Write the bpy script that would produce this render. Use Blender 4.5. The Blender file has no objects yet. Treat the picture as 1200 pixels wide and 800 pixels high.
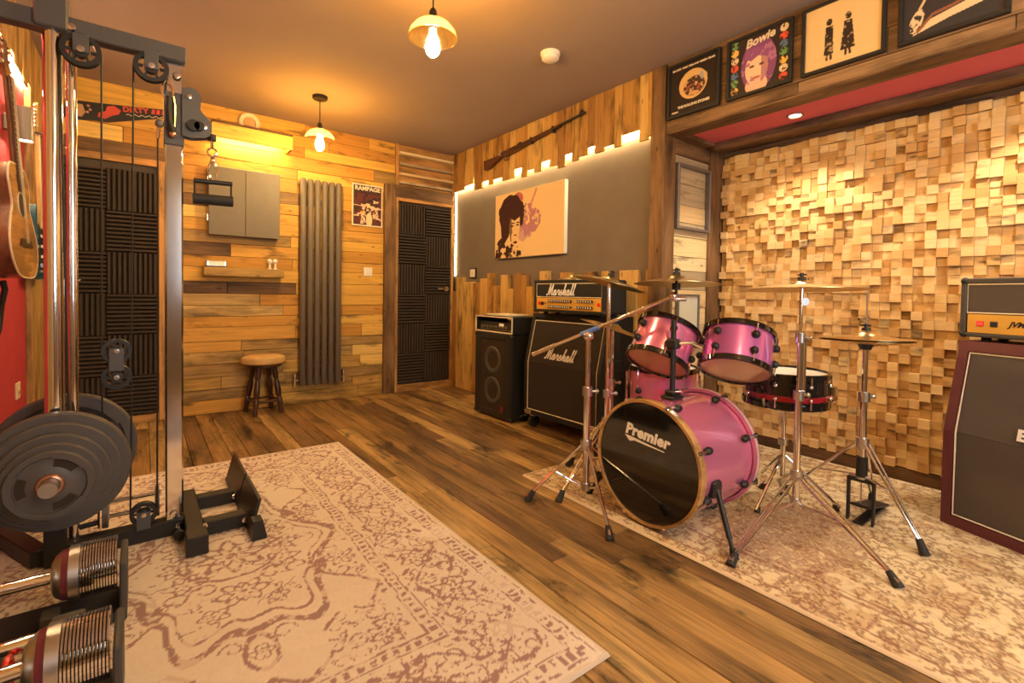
import bpy, math, random
import numpy as np
from mathutils import Vector, Matrix
random.seed(7); np.random.seed(7)
S = bpy.context.scene
COL = S.collection
PI = math.pi

# ------------------------------------------------------------------ camera, world, exposure
cam_d = bpy.data.cameras.new('camera'); cam = bpy.data.objects.new('camera', cam_d); COL.objects.link(cam)
YAW, TILT, ROLL = .652822, .0235767, .0152386
cf = Vector((math.sin(YAW)*math.cos(TILT), math.cos(YAW)*math.cos(TILT), -math.sin(TILT)))
cr = Vector((math.cos(YAW), -math.sin(YAW), 0)); cu = cr.cross(cf)
cr2 = math.cos(ROLL)*cr + math.sin(ROLL)*cu; cu2 = -math.sin(ROLL)*cr + math.cos(ROLL)*cu
cam.matrix_world = Matrix(((cr2.x, cu2.x, -cf.x, 0), (cr2.y, cu2.y, -cf.y, 0), (cr2.z, cu2.z, -cf.z, 1.01507), (0, 0, 0, 1)))
cam_d.sensor_width = 36; cam_d.lens = 567.093/1200*36; cam_d.shift_y = -42.66/1200; cam_d.clip_start = .02
S.camera = cam
W = bpy.data.worlds.new('world'); S.world = W; W.use_nodes = True
W.node_tree.nodes['Background'].inputs[0].default_value = (.9, .75, .6, 1); W.node_tree.nodes['Background'].inputs[1].default_value = .25
vs = S.view_settings; vs.view_transform = 'Standard'; vs.look = 'None'; vs.gamma = 1; vs.use_curve_mapping = False
vs.exposure = 0.5
WARM = (1.0, .64, .24); AMBER = (1.0, .74, .36); SOFT = (1.0, .80, .56)
BULB = 560; LED = 130; DOWN = 36; PELMET = 120; SCONCE = 60; SKYPANE = 7.5

# ------------------------------------------------------------------ mesh builder
def vec(a): return Vector(a)
def frame(axis):
    a = Vector(axis).normalized()
    s = Vector((0, 0, 1)) if abs(a.z) < .9 else Vector((1, 0, 0))
    u = s.cross(a).normalized(); return u, a.cross(u), a
class MB:
    T = None
    def __init__(self): self.v = []; self.f = []
    def add(self, vs, fs):
        n = len(self.v); self.v += [Vector(p) for p in vs]; self.f += [tuple(i+n for i in f) for f in fs]; return self
    def box(self, x0, x1, y0, y1, z0, z1, c=0):
        return self.obox(((x0+x1)/2, (y0+y1)/2, (z0+z1)/2), (abs(x1-x0)/2, abs(y1-y0)/2, abs(z1-z0)/2), None, c)
    def obox(self, ctr, h, axes=None, c=0):
        A = [Vector(a) for a in axes] if axes else [Vector((1, 0, 0)), Vector((0, 1, 0)), Vector((0, 0, 1))]
        C = Vector(ctr)
        c = min(c, min(h)*.9)
        P = lambda x, y, z: C + A[0]*x + A[1]*y + A[2]*z
        if c <= 0:
            vs = [P(x*h[0], y*h[1], z*h[2]) for x in (-1, 1) for y in (-1, 1) for z in (-1, 1)]
            return self.add(vs, [(0, 1, 3, 2), (4, 6, 7, 5), (0, 4, 5, 1), (2, 3, 7, 6), (0, 2, 6, 4), (1, 5, 7, 3)])
        vs = []; ix = {}
        for x in (-1, 1):
            for y in (-1, 1):
                for z in (-1, 1):
                    for k in range(3):
                        d = [h[0]-c, h[1]-c, h[2]-c]; d[k] = h[k]
                        ix[(x, y, z, k)] = len(vs); vs.append(P(x*d[0], y*d[1], z*d[2]))
        fs = []
        for k in range(3):
            i, j = (k+1) % 3, (k+2) % 3
            for s in (-1, 1):
                q = []
                for a, b in ((-1, -1), (1, -1), (1, 1), (-1, 1)):
                    t = [0, 0, 0]; t[k] = s; t[i] = a; t[j] = b; q.append(ix[(*t, k)])
                fs.append(tuple(q if s > 0 else q[::-1]))
        for k in range(3):
            i, j = (k+1) % 3, (k+2) % 3
            for a in (-1, 1):
                for b in (-1, 1):
                    t0 = [0, 0, 0]; t0[k] = -1; t0[i] = a; t0[j] = b; t1 = list(t0); t1[k] = 1
                    q = [ix[(*t0, i)], ix[(*t1, i)], ix[(*t1, j)], ix[(*t0, j)]]
                    fs.append(tuple(q if a*b < 0 else q[::-1]))
        for x in (-1, 1):
            for y in (-1, 1):
                for z in (-1, 1):
                    q = [ix[(x, y, z, 0)], ix[(x, y, z, 1)], ix[(x, y, z, 2)]]
                    fs.append(tuple(q if x*y*z > 0 else q[::-1]))
        return self.add(vs, fs)
    def lathe(self, prof, o=(0, 0, 0), axis=(0, 0, 1), n=24, closed=False):
        u, w, a = frame(axis); o = Vector(o); vs = []; rings = []
        for r, h in prof:
            if r <= 1e-6: rings.append([len(vs)]); vs.append(o + a*h)
            else:
                rings.append(list(range(len(vs), len(vs)+n)))
                vs += [o + a*h + (u*math.cos(t) + w*math.sin(t))*r for t in (2*PI*k/n for k in range(n))]
        fs = []
        pr = list(zip(rings, rings[1:])) + ([(rings[-1], rings[0])] if closed else [])
        for A, B in pr:
            if len(A) == 1 and len(B) == 1: continue
            if len(A) == 1: fs += [(A[0], B[(k+1) % n], B[k])[::-1] for k in range(n)]
            elif len(B) == 1: fs += [(A[k], A[(k+1) % n], B[0]) for k in range(n)]
            else: fs += [(A[k], A[(k+1) % n], B[(k+1) % n], B[k]) for k in range(n)]
        return self.add(vs, fs)
    def cyl(self, p0, p1, r0, r1=None, n=14, caps=True):
        r1 = r0 if r1 is None else r1; p0 = Vector(p0); p1 = Vector(p1); L = (p1-p0).length
        if L < 1e-6: return self
        pr = [(r0, 0), (r1, L)]
        if caps: pr = [(0, 0)] + pr + [(0, L)]
        return self.lathe(pr, p0, p1-p0, n)
    def tube(self, pts, r, n=8, closed=False, r_end=None):
        P = [Vector(p) for p in pts]; m = len(P); vs = []; u = None
        for i, p in enumerate(P):
            t = (P[(i+1) % m]-P[i-1]) if (closed or 0 < i < m-1) else (P[1]-P[0] if i == 0 else P[-1]-P[-2])
            t.normalize()
            if u is None: u = frame(t)[0]
            u = (u - t*u.dot(t)).normalized(); w = t.cross(u)
            rr = r if r_end is None else r + (r_end-r)*i/(m-1)
            vs += [p + (u*math.cos(a)+w*math.sin(a))*rr for a in (2*PI*k/n for k in range(n))]
        fs = []
        for i in range(m if closed else m-1):
            j = (i+1) % m
            fs += [(i*n+k, i*n+(k+1) % n, j*n+(k+1) % n, j*n+k) for k in range(n)]
        if not closed: fs += [tuple(range(n))[::-1], tuple((m-1)*n+k for k in range(n))]
        return self.add(vs, fs)
    def torus(self, c, axis, R, r, n=32, m=8, a0=0, a1=2*PI):
        u, w, a = frame(axis); c = Vector(c)
        full = abs(a1-a0-2*PI) < 1e-4
        k = n if full else n+1
        return self.tube([c+(u*math.cos(t)+w*math.sin(t))*R for t in (a0+(a1-a0)*i/n for i in range(k))], r, m, closed=full)
    def prism(self, poly, o, ex, ey, d):
        o = Vector(o); ex = Vector(ex); ey = Vector(ey); d = Vector(d); n = len(poly)
        A = [o+ex*x+ey*y for x, y in poly]; B = [p+d for p in A]
        ar = sum(poly[i][0]*poly[(i+1) % n][1]-poly[(i+1) % n][0]*poly[i][1] for i in range(n))
        flip = (ar > 0) != (ex.cross(ey).dot(d) > 0)
        fs = [tuple(range(n))[::-1], tuple(range(n, 2*n))] + [(i, (i+1) % n, n+(i+1) % n, n+i) for i in range(n)]
        if flip: fs = [f[::-1] for f in fs]
        return self.add(A+B, fs)
    def sphere(self, c, r, n=16, m=10, sq=(1, 1, 1)):
        st = len(self.v)
        self.lathe([(r*math.sin(PI*i/m) if 0 < i < m else 0, -r*math.cos(PI*i/m)) for i in range(m+1)], (0, 0, 0), (0, 0, 1), n)
        for i in range(st, len(self.v)):
            p = self.v[i]; self.v[i] = Vector(c)+Vector((p.x*sq[0], p.y*sq[1], p.z*sq[2]))
        return self
    def rot(self, M, about=(0, 0, 0)):
        a = Vector(about); self.v = [a + M @ (p-a) for p in self.v]; return self
    def build(self, name, mat, parent=None, smooth=35, origin=None):
        if MB.T is not None: self.v = [MB.T @ p for p in self.v]
        xs = [p.x for p in self.v]; ys = [p.y for p in self.v]; zs = [p.z for p in self.v]
        o = Vector(origin) if origin is not None else Vector(((min(xs)+max(xs))/2, (min(ys)+max(ys))/2, min(zs)))
        me = bpy.data.meshes.new(name); me.from_pydata([p-o for p in self.v], [], self.f); me.validate()
        if smooth: me.shade_smooth(); me.set_sharp_from_angle(angle=math.radians(smooth))
        me.materials.append(mat)
        return link(name, me, o, parent)
WMX = {}
def link(name, me, loc, parent=None, rz=0):
    ob = bpy.data.objects.new(name, me); COL.objects.link(ob)
    M = Matrix.Translation(Vector(loc)) @ Matrix.Rotation(rz, 4, 'Z'); ob.matrix_basis = M
    WMX[ob.name] = M
    if parent is not None:
        ob.parent = parent; ob.matrix_parent_inverse = WMX[parent.name].inverted()
    return ob
def tag(o, label, cat=None, group=None, kind=None):
    o['label'] = label
    if cat: o['category'] = cat
    if group: o['group'] = group
    if kind: o['kind'] = kind
    return o
def thing(name, loc, label, cat, group=None, rz=0, kind=None):
    return tag(link(name, None, loc, None, rz), label, cat, group, kind)
def text(name, s, size, mat, o, ex, ey, parent, shear=0, ext=.0008, off=0, align='CENTER', spacing=1):
    cu_ = bpy.data.curves.new(name, 'FONT'); cu_.body = s; cu_.size = size; cu_.shear = shear; cu_.extrude = ext; cu_.offset = off
    cu_.align_x = align; cu_.align_y = 'CENTER'; cu_.space_character = spacing; cu_.resolution_u = 3
    t = bpy.data.objects.new('tmp_text', cu_); COL.objects.link(t)
    dg = bpy.context.evaluated_depsgraph_get(); me = bpy.data.meshes.new_from_object(t.evaluated_get(dg))
    bpy.data.objects.remove(t); bpy.data.curves.remove(cu_)
    ex = Vector(ex).normalized(); ey = Vector(ey).normalized()
    if MB.T is not None: o = MB.T @ Vector(o); ex = MB.T.to_3x3() @ ex; ey = MB.T.to_3x3() @ ey
    ez = ex.cross(ey)
    R = Matrix((ex, ey, ez)).transposed().to_4x4(); me.transform(R)
    me.materials.clear(); me.materials.append(mat); me.name = name
    return link(name, me, o, parent)
def copy_tree(o, M, parent=None):
    c = o.copy(); COL.objects.link(c)
    if parent is None:
        c.matrix_basis = M @ o.matrix_basis; WMX[c.name] = c.matrix_basis.copy()
    else: c.parent = parent
    for ch in list(o.children): copy_tree(ch, M, c)
    return c

def spline(P, n=5):
    P = [P[0]]+list(P)+[P[-1]]; out = []
    for i in range(1, len(P)-2):
        p0, p1, p2, p3 = (np.array(P[i+k-1], float) for k in range(4))
        for j in range(n):
            s = j/n; out.append(tuple(.5*((2*p1)+(-p0+p2)*s+(2*p0-5*p1+4*p2-p3)*s*s+(-p0+3*p1-3*p2+p3)*s**3)))
    return out+[tuple(P[-2])]
SCRIPT = {'a': [(.40, .92), (.2, 1.0), (.0, .65), (.02, .18), (.2, 0), (.42, .4), (.5, .98), (.46, .2), (.6, 0), (.75, .25)],
          'r': [(.9-.75, .95), (.2, 1.05), (.26, .82), (.45, .92), (.42, .2), (.52, 0), (.66, .25)],
          's': [(.25, 1.02), (.2, .7), (.42, .3), (.25, 0), (.04, .12), (.3, .02), (.55, .25)],
          'h': [(.25, 1.5), (.32, 2.05), (.2, 1.9), (.12, .0), (.2, .65), (.42, 1.0), (.52, .8), (.5, .15), (.6, 0), (.74, .25)],
          'l': [(.2, 1.2), (.34, 2.05), (.22, 2.0), (.14, .3), (.24, 0), (.42, .25)],
          'M': [(-.15, .25), (.0, .0), (.22, .3), (.55, 1.95), (.62, 1.9), (.66, .25), (.72, .25), (1.22, 1.98), (1.28, 1.9), (1.26, .25), (1.4, 0), (1.6, .25)]}
ADV = {'M': 1.75, 'a': .92, 'r': .80, 's': .78, 'h': .92, 'l': .56}
def script_word(name, word, size, mat, o, ex, ey, parent, shear=.25, r=.10):
    pts = []; x = 0
    for ch in word:
        pts += [(px+x, py) for px, py in SCRIPT[ch]]; x += ADV[ch]
    P = spline(pts, 4); k = size/2.0; ex = Vector(ex).normalized(); ey = Vector(ey).normalized(); o = Vector(o)
    return MB().tube([o+ex*((px-x/2+shear*py)*k)+ey*((py-1)*k) for px, py in P], r*k, 6).build(name, mat, parent)
# ------------------------------------------------------------------ materials
def newmat(name):
    m = bpy.data.materials.new(name); m.use_nodes = True; nt = m.node_tree
    return m, nt, nt.nodes['Principled BSDF']
def N(nt, t, **k):
    n = nt.nodes.new(t)
    for a, b in k.items(): setattr(n, a, b)
    return n
def plain(name, col, rough=.5, metal=0, coat=0, spec=.5, var=.0, nscale=20, bump=0, trans=0, alpha=1):
    m, nt, b = newmat(name)
    b.inputs['Base Color'].default_value = (*col, 1); b.inputs['Roughness'].default_value = rough; b.inputs['Metallic'].default_value = metal
    b.inputs['Coat Weight'].default_value = coat; b.inputs['Coat Roughness'].default_value = .06; b.inputs['Specular IOR Level'].default_value = spec
    b.inputs['Transmission Weight'].default_value = trans
    if var or bump:
        g = N(nt, 'ShaderNodeNewGeometry'); n = N(nt, 'ShaderNodeTexNoise'); n.inputs['Scale'].default_value = nscale; n.inputs['Detail'].default_value = 5
        nt.links.new(g.outputs['Position'], n.inputs['Vector'])
        if var:
            r = N(nt, 'ShaderNodeValToRGB'); e = r.color_ramp.elements
            e[0].position = .3; e[1].position = .7
            e[0].color = (*[c*(1-var) for c in col], 1); e[1].color = (*[min(1, c*(1+var)) for c in col], 1)
            nt.links.new(n.outputs['Fac'], r.inputs['Fac']); nt.links.new(r.outputs['Color'], b.inputs['Base Color'])
        if bump:
            bp = N(nt, 'ShaderNodeBump'); bp.inputs['Strength'].default_value = bump; bp.inputs['Distance'].default_value = .002
            nt.links.new(n.outputs['Fac'], bp.inputs['Height']); nt.links.new(bp.outputs['Normal'], b.inputs['Normal'])
    return m
def emit(name, col, st):
    m = bpy.data.materials.new(name); m.use_nodes = True; nt = m.node_tree; nt.nodes.clear()
    e = N(nt, 'ShaderNodeEmission'); e.inputs[0].default_value = (*col, 1); e.inputs[1].default_value = st
    o = N(nt, 'ShaderNodeOutputMaterial'); nt.links.new(e.outputs[0], o.inputs[0]); return m
def wood(name, axis, tones, dark=.45, grain=1.0, rough=.6, stain=.25, coat=0, bump=.35, stain_len=1.0, island=False, spec=.3, blot=0):
    """old boards: a tone for each board, grain along `axis`, dark stains and knots"""
    m, nt, b = newmat(name); L = nt.links.new
    g = N(nt, 'ShaderNodeNewGeometry'); oi = N(nt, 'ShaderNodeObjectInfo')
    rnd = oi.outputs['Random']
    if island:
        ad = N(nt, 'ShaderNodeMath', operation='ADD'); L(oi.outputs['Random'], ad.inputs[0]); L(g.outputs['Random Per Island'], ad.inputs[1])
        fr = N(nt, 'ShaderNodeMath', operation='FRACT'); L(ad.outputs[0], fr.inputs[0]); rnd = fr.outputs[0]
    mu = N(nt, 'ShaderNodeVectorMath', operation='SCALE'); mu.inputs[0].default_value = (37, 53, 71); L(rnd, mu.inputs['Scale'])
    av = N(nt, 'ShaderNodeVectorMath', operation='ADD'); L(g.outputs['Position'], av.inputs[0]); L(mu.outputs[0], av.inputs[1])
    def mapped(along, across):
        mp = N(nt, 'ShaderNodeMapping'); s = [across]*3; s['XYZ'.index(axis)] = along
        mp.inputs['Scale'].default_value = s; L(av.outputs[0], mp.inputs['Vector']); return mp.outputs[0]
    n1 = N(nt, 'ShaderNodeTexNoise'); n1.inputs['Scale'].default_value = 1; n1.inputs['Detail'].default_value = 6; n1.inputs['Roughness'].default_value = .65; n1.inputs['Distortion'].default_value = .8
    L(mapped(2.2*grain, 55*grain), n1.inputs['Vector'])
    n2 = N(nt, 'ShaderNodeTexNoise'); n2.inputs['Scale'].default_value = 1; n2.inputs['Detail'].default_value = 4; n2.inputs['Roughness'].default_value = .6
    L(mapped(2.4/stain_len, 9), n2.inputs['Vector'])
    vo = N(nt, 'ShaderNodeTexVoronoi'); vo.inputs['Scale'].default_value = 1; L(mapped(4.5, 11), vo.inputs['Vector'])
    tr = N(nt, 'ShaderNodeValToRGB'); cr_ = tr.color_ramp; cr_.interpolation = 'CONSTANT' if len(tones) > 3 else 'LINEAR'
    while len(cr_.elements) < len(tones): cr_.elements.new(.5)
    for i, (e, c) in enumerate(zip(cr_.elements, tones)): e.position = i/len(tones) if len(tones) > 3 else i/max(1, len(tones)-1); e.color = (*c, 1)
    L(rnd, tr.inputs['Fac'])
    def mul(c, fac, lo, hi, amt):
        mr = N(nt, 'ShaderNodeMapRange'); mr.inputs[1].default_value = lo; mr.inputs[2].default_value = hi; mr.inputs[3].default_value = amt; mr.inputs[4].default_value = 1
        L(fac, mr.inputs[0]); x = N(nt, 'ShaderNodeVectorMath', operation='SCALE'); L(c, x.inputs[0]); L(mr.outputs[0], x.inputs['Scale']); return x.outputs[0]
    c = mul(tr.outputs['Color'], n1.outputs['Fac'], .30, .62, dark)
    c = mul(c, n2.outputs['Fac'], .30, .30+stain, .28)
    c = mul(c, vo.outputs['Distance'], .03, .12, .35)
    if blot:
        n4 = N(nt, 'ShaderNodeTexNoise'); n4.inputs['Scale'].default_value = 1; n4.inputs['Detail'].default_value = 5; n4.inputs['Roughness'].default_value = .7; n4.inputs['Distortion'].default_value = .5
        mp4 = N(nt, 'ShaderNodeMapping'); s4 = [7.0]*3; s4['XYZ'.index(axis)] = 2.2; mp4.inputs['Scale'].default_value = s4; L(g.outputs['Position'], mp4.inputs['Vector']); L(mp4.outputs[0], n4.inputs['Vector'])
        c = mul(c, n4.outputs['Fac'], .33, .33+blot, .16)
    L(c, b.inputs['Base Color']); b.inputs['Roughness'].default_value = rough; b.inputs['Coat Weight'].default_value = coat; b.inputs['Coat Roughness'].default_value = .25
    b.inputs['Specular IOR Level'].default_value = spec
    bp = N(nt, 'ShaderNodeBump'); bp.inputs['Strength'].default_value = bump; bp.inputs['Distance'].default_value = .003
    L(n1.outputs['Fac'], bp.inputs['Height']); L(bp.outputs['Normal'], b.inputs['Normal'])
    return m
def colattr(name, rough=.9, bump=.3, nscale=400, spec=.2, sheen=0):
    m, nt, b = newmat(name); a = N(nt, 'ShaderNodeAttribute'); a.attribute_name = 'Col'; L = nt.links.new
    L(a.outputs['Color'], b.inputs['Base Color']); b.inputs['Roughness'].default_value = rough; b.inputs['Specular IOR Level'].default_value = spec
    if bump:
        g = N(nt, 'ShaderNodeNewGeometry'); n = N(nt, 'ShaderNodeTexNoise'); n.inputs['Scale'].default_value = nscale; L(g.outputs['Position'], n.inputs['Vector'])
        bp = N(nt, 'ShaderNodeBump'); bp.inputs['Strength'].default_value = bump; bp.inputs['Distance'].default_value = .002
        L(n.outputs['Fac'], bp.inputs['Height']); L(bp.outputs['Normal'], b.inputs['Normal'])
    return m
def cloth(name, col, sx=500, rough=.8):
    """woven speaker grille"""
    m, nt, b = newmat(name); L = nt.links.new; g = N(nt, 'ShaderNodeNewGeometry')
    c = N(nt, 'ShaderNodeTexChecker'); c.inputs['Scale'].default_value = sx; L(g.outputs['Position'], c.inputs['Vector'])
    c.inputs['Color1'].default_value = (*[x*.6 for x in col], 1); c.inputs['Color2'].default_value = (*[x*1.4 for x in col], 1)
    L(c.outputs['Color'], b.inputs['Base Color']); b.inputs['Roughness'].default_value = rough; b.inputs['Specular IOR Level'].default_value = .25
    return m
def sparkle(name, col, rough=.22):
    m, nt, b = newmat(name); L = nt.links.new
    b.inputs['Metallic'].default_value = .55; b.inputs['Roughness'].default_value = rough; b.inputs['Coat Weight'].default_value = .9; b.inputs['Coat Roughness'].default_value = .04
    g = N(nt, 'ShaderNodeNewGeometry'); n = N(nt, 'ShaderNodeTexNoise'); n.inputs['Scale'].default_value = 900; L(g.outputs['Position'], n.inputs['Vector'])
    r = N(nt, 'ShaderNodeValToRGB'); r.color_ramp.elements[0].color = (*[c*.75 for c in col], 1); r.color_ramp.elements[1].color = (*[min(1, c*1.25) for c in col], 1)
    L(n.outputs['Fac'], r.inputs['Fac']); L(r.outputs['Color'], b.inputs['Base Color']); return m

GOLDS = [(.62, .34, .065), (.76, .47, .10), (.52, .26, .042), (.68, .40, .075), (.80, .55, .15), (.46, .22, .04), (.72, .42, .075), (.58, .30, .05)]
GREYS = [(.52, .33, .10), (.38, .23, .07), (.62, .42, .15), (.45, .28, .085), (.30, .175, .06), (.58, .35, .08)]
M = {}
M['wall_x'] = wood('pallet boards golden', 'X', GOLDS, dark=.68, stain=.13)
M['wall_xg'] = wood('pallet boards weathered', 'X', GREYS, dark=.5, stain=.24)
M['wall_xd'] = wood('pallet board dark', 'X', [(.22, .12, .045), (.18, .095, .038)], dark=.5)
M['wall_z'] = wood('pallet uprights', 'Z', [(.58, .33, .09), (.68, .43, .14), (.44, .23, .065), (.36, .18, .055), (.64, .39, .12), (.50, .27, .07)], dark=.62, stain=.18)
M['wall_zl'] = wood('left wall uprights', 'Z', [(.55, .32, .10), (.62, .39, .15), (.46, .26, .09)], dark=.6)
M['cream_x'] = wood('pale weathered boards', 'X', [(.74, .58, .31), (.66, .50, .26), (.40, .32, .20), (.78, .62, .36), (.70, .52, .27), (.50, .40, .25)], dark=.75, stain=.12)
M['beam_z'] = wood('brown beam upright', 'Z', [(.24, .125, .055), (.27, .15, .065)], dark=.55, stain=.3)
M['beam_y'] = wood('brown beam lengthwise', 'Y', [(.26, .145, .07), (.31, .175, .085), (.22, .12, .06), (.35, .21, .11)], dark=.5, stain=.3)
M['beam_x'] = wood('brown beam crosswise', 'X', [(.24, .135, .065), (.28, .16, .075)], dark=.5, stain=.3)
M['frame_o'] = wood('orange pine trim', 'Z', [(.58, .31, .10), (.52, .27, .085)], dark=.7)
M['frame_ox'] = wood('orange pine trim across', 'X', [(.58, .31, .10), (.52, .27, .085)], dark=.7)
M['floor'] = wood('old oak floor', 'Y', [(.40, .225, .075), (.30, .16, .055), (.47, .275, .095), (.35, .195, .065), (.26, .14, .05), (.53, .33, .12), (.38, .22, .08), (.21, .11, .045)], dark=.45, stain=.28, blot=.13, rough=.5, coat=.06, stain_len=1.6, spec=.4)
M['block'] = wood('raw pine block', 'Y', [(.70, .47, .22), (.60, .36, .14), (.74, .52, .27), (.52, .30, .11), (.66, .42, .18), (.72, .50, .24)], dark=.8, stain=.12, bump=.12, island=True)
M['ebony'] = wood('dark turned wood', 'Z', [(.07, .03, .016), (.085, .035, .02)], dark=.6, rough=.35, coat=.4)
M['walnut'] = wood('rifle walnut', 'Y', [(.11, .035, .016), (.12, .04, .018)], dark=.6, rough=.4, coat=.3)
M['maple'] = wood('maple', 'Z', [(.70, .46, .20), (.68, .44, .19)], dark=.85, rough=.35, coat=.3)
M['flame'] = wood('flamed guitar top', 'Y', [(.62, .30, .08), (.58, .28, .075)], dark=.7, rough=.25, coat=.8, grain=.6)
M['mahog'] = wood('mahogany gloss', 'Z', [(.22, .09, .04), (.24, .1, .045)], dark=.6, rough=.2, coat=.9)
M['under'] = plain('dark gap', (.035, .022, .013), .9)
M['grey_wall'] = plain('grey brown wall paint', (.175, .142, .112), .85, var=.05, nscale=6, bump=.05, spec=.2)
M['ceiling'] = plain('mauve grey ceiling paint', (.325, .25, .225), .9, var=.03, nscale=3, spec=.15)
M['red_wall'] = plain('crimson wall paint', (.46, .05, .07), .75, var=.06, nscale=8, spec=.25)
M['red_soffit'] = plain('crimson soffit paint', (.60, .13, .17), .8, spec=.2)
M['foam'] = plain('charcoal acoustic foam', (.055, .042, .033), .9, spec=.15)
M['door'] = plain('dark door leaf', (.05, .035, .025), .7)
M['anthracite'] = plain('anthracite enamel', (.125, .102, .078), .5, spec=.35)
M['cab_grey'] = plain('grey painted cabinet', (.14, .118, .085), .6, var=.05, nscale=30)
M['chrome'] = plain('chrome', (.86, .84, .82), .10, 1)
M['steel'] = plain('brushed steel', (.62, .60, .58), .3, 1)
M['nickel'] = plain('worn nickel', (.66, .60, .55), .25, 1)
M['copper'] = plain('copper ring', (.75, .42, .28), .3, 1)
M['gold'] = plain('brass', (.85, .58, .2), .25, 1)
M['black'] = plain('black powder coat', (.018, .017, .017), .45, spec=.4)
M['blackgloss'] = plain('black gloss', (.008, .007, .007), .08, coat=.6)
M['rubber'] = plain('black rubber', (.02, .019, .018), .65, spec=.4, bump=.1, nscale=300)
M['iron'] = plain('grey black cast iron', (.095, .085, .08), .42, metal=.2, spec=.5, bump=.2, nscale=160)
M['greyplate'] = plain('grey steel plate', (.075, .075, .082), .45, spec=.4)
M['tolex'] = plain('black tolex', (.013, .012, .011), .6, bump=.4, nscale=500, spec=.35)
M['tolexgrey'] = plain('dark grey tolex', (.06, .055, .05), .55, bump=.4, nscale=500, spec=.35)
M['purple_tolex'] = plain('oxblood tolex', (.115, .028, .032), .5, bump=.35, nscale=400, spec=.4)
M['grille'] = cloth('dark brown grille cloth', (.030, .022, .017))
M['grille2'] = cloth('grey brown grille cloth', (.09, .075, .062), 420)
M['mesh_grille'] = cloth('black steel grille', (.034, .024, .017), 700, .5)
M['piping'] = plain('cream piping', (.72, .62, .46), .5)
M['white'] = plain('white plastic', (.80, .76, .68), .4)
M['cream'] = plain('cream plastic', (.72, .58, .38), .5)
M['tan'] = plain('tan cone', (.45, .27, .12), .7)
M['logo'] = plain('silver white lettering', (.85, .82, .76), .35)
M['goldpanel'] = plain('gold anodised panel', (.78, .46, .09), .35, metal=.35)
M['red'] = plain('red plastic', (.75, .02, .02), .25, coat=.5)
M['redlit'] = emit('lit red switch', (1, .06, .03), 1.2)
M['orange'] = plain('orange print', (.85, .2, .03), .6)
M['pink'] = sparkle('pink sparkle lacquer', (.85, .25, .46))
M['magenta'] = sparkle('violet pink lacquer', (.70, .20, .58))
M['hoopwood'] = wood('natural maple hoop', 'Y', [(.55, .31, .11), (.52, .29, .1)], dark=.8, rough=.25, coat=.6)
M['pinkhoop'] = plain('pale pink hoop inlay', (.80, .58, .62), .25, .4)
M['clearhead'] = plain('clear drum head', (.60, .36, .25), .12, coat=.5, spec=.5)
M['coated'] = plain('white coated head', (.8, .77, .7), .5)
M['snarered'] = plain('deep red stripe', (.32, .008, .02), .2, coat=.6)
M['bronze'] = plain('cymbal bronze', (.62, .45, .20), .28, 1, var=.12, nscale=60)
M['blueband'] = plain('blue band', (.09, .17, .48), .5)
M['burgundy'] = plain('burgundy band', (.17, .03, .04), .35, metal=.3)
M['leather'] = plain('tan seat cushion', (.52, .33, .12), .55, var=.12, nscale=14, bump=.2)
def tinted(name, col, gl=.12, df=.035):
    m = bpy.data.materials.new(name); m.use_nodes = True; nt = m.node_tree; nt.nodes.clear(); L = nt.links.new
    tr = N(nt, 'ShaderNodeBsdfTransparent'); tr.inputs[0].default_value = (*col, 1); g = N(nt, 'ShaderNodeBsdfGlossy'); g.inputs['Roughness'].default_value = .08
    d = N(nt, 'ShaderNodeBsdfTranslucent'); d.inputs[0].default_value = (*col, 1)
    a = N(nt, 'ShaderNodeMixShader'); a.inputs[0].default_value = gl; L(tr.outputs[0], a.inputs[1]); L(g.outputs[0], a.inputs[2])
    b = N(nt, 'ShaderNodeMixShader'); b.inputs[0].default_value = df; L(a.outputs[0], b.inputs[1]); L(d.outputs[0], b.inputs[2])
    o = N(nt, 'ShaderNodeOutputMaterial'); L(b.outputs[0], o.inputs[0]); return m
M['glass'] = tinted('amber shade glass', (1.0, .86, .52))
M['bulb'] = emit('lit filament bulb', WARM, BULB)
M['led'] = emit('led strip', AMBER, LED); M['led_dim'] = emit('corner led strip', AMBER, LED*.25)
M['lampface'] = emit('lit lamp face', SOFT, 14)
M['sconceface'] = emit('lit sconce face', (1, .75, .42), SCONCE)
M['teal'] = plain('blue green guitar lacquer', (.03, .17, .24), .15, coat=.9)
M['blade'] = plain('black painted saw', (.02, .018, .018), .35)
M['sawred'] = plain('red brush paint', (.55, .06, .03), .5)
M['mint'] = plain('pale green grey panel', (.55, .56, .47), .25, coat=.4)
M['framegrey'] = plain('dull grey frame', (.17, .15, .145), .4, metal=.4)
# ------------------------------------------------------------------ room shell
YF, XR, XL, YN, H = 4.604, 2.686, -.52, -1.6, 2.5
def struct(o, label, cat): return tag(o, label, cat, kind='structure')
def plank(x0, x1, y0, y1, z0, z1, mat, parent, name='plank', c=.0025): return MB().box(x0, x1, y0, y1, z0, z1, c).build(name, mat, parent, smooth=0)
floor = struct(MB().box(-.62, 3.55, YN-.05, 4.72, -.08, -.022).build('floor', M['under'], smooth=0), 'worn brown oak floorboards running towards the far wall', 'floor')
rf = random.Random(3)
x = -.58
while x < 3.46:
    w = rf.uniform(.082, .118); y = YN - rf.uniform(0, 1.2)
    while y < 4.62:
        L = rf.uniform(.9, 2.3); a, b_ = max(y, YN), min(y+L, 4.62)
        if b_-a > .05: plank(x+.0012, x+w-.0012, a+.001, b_-.001, -.022, rf.uniform(-.0018, 0), M['floor'], floor, 'floorboard')
        y += L
    x += w
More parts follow.
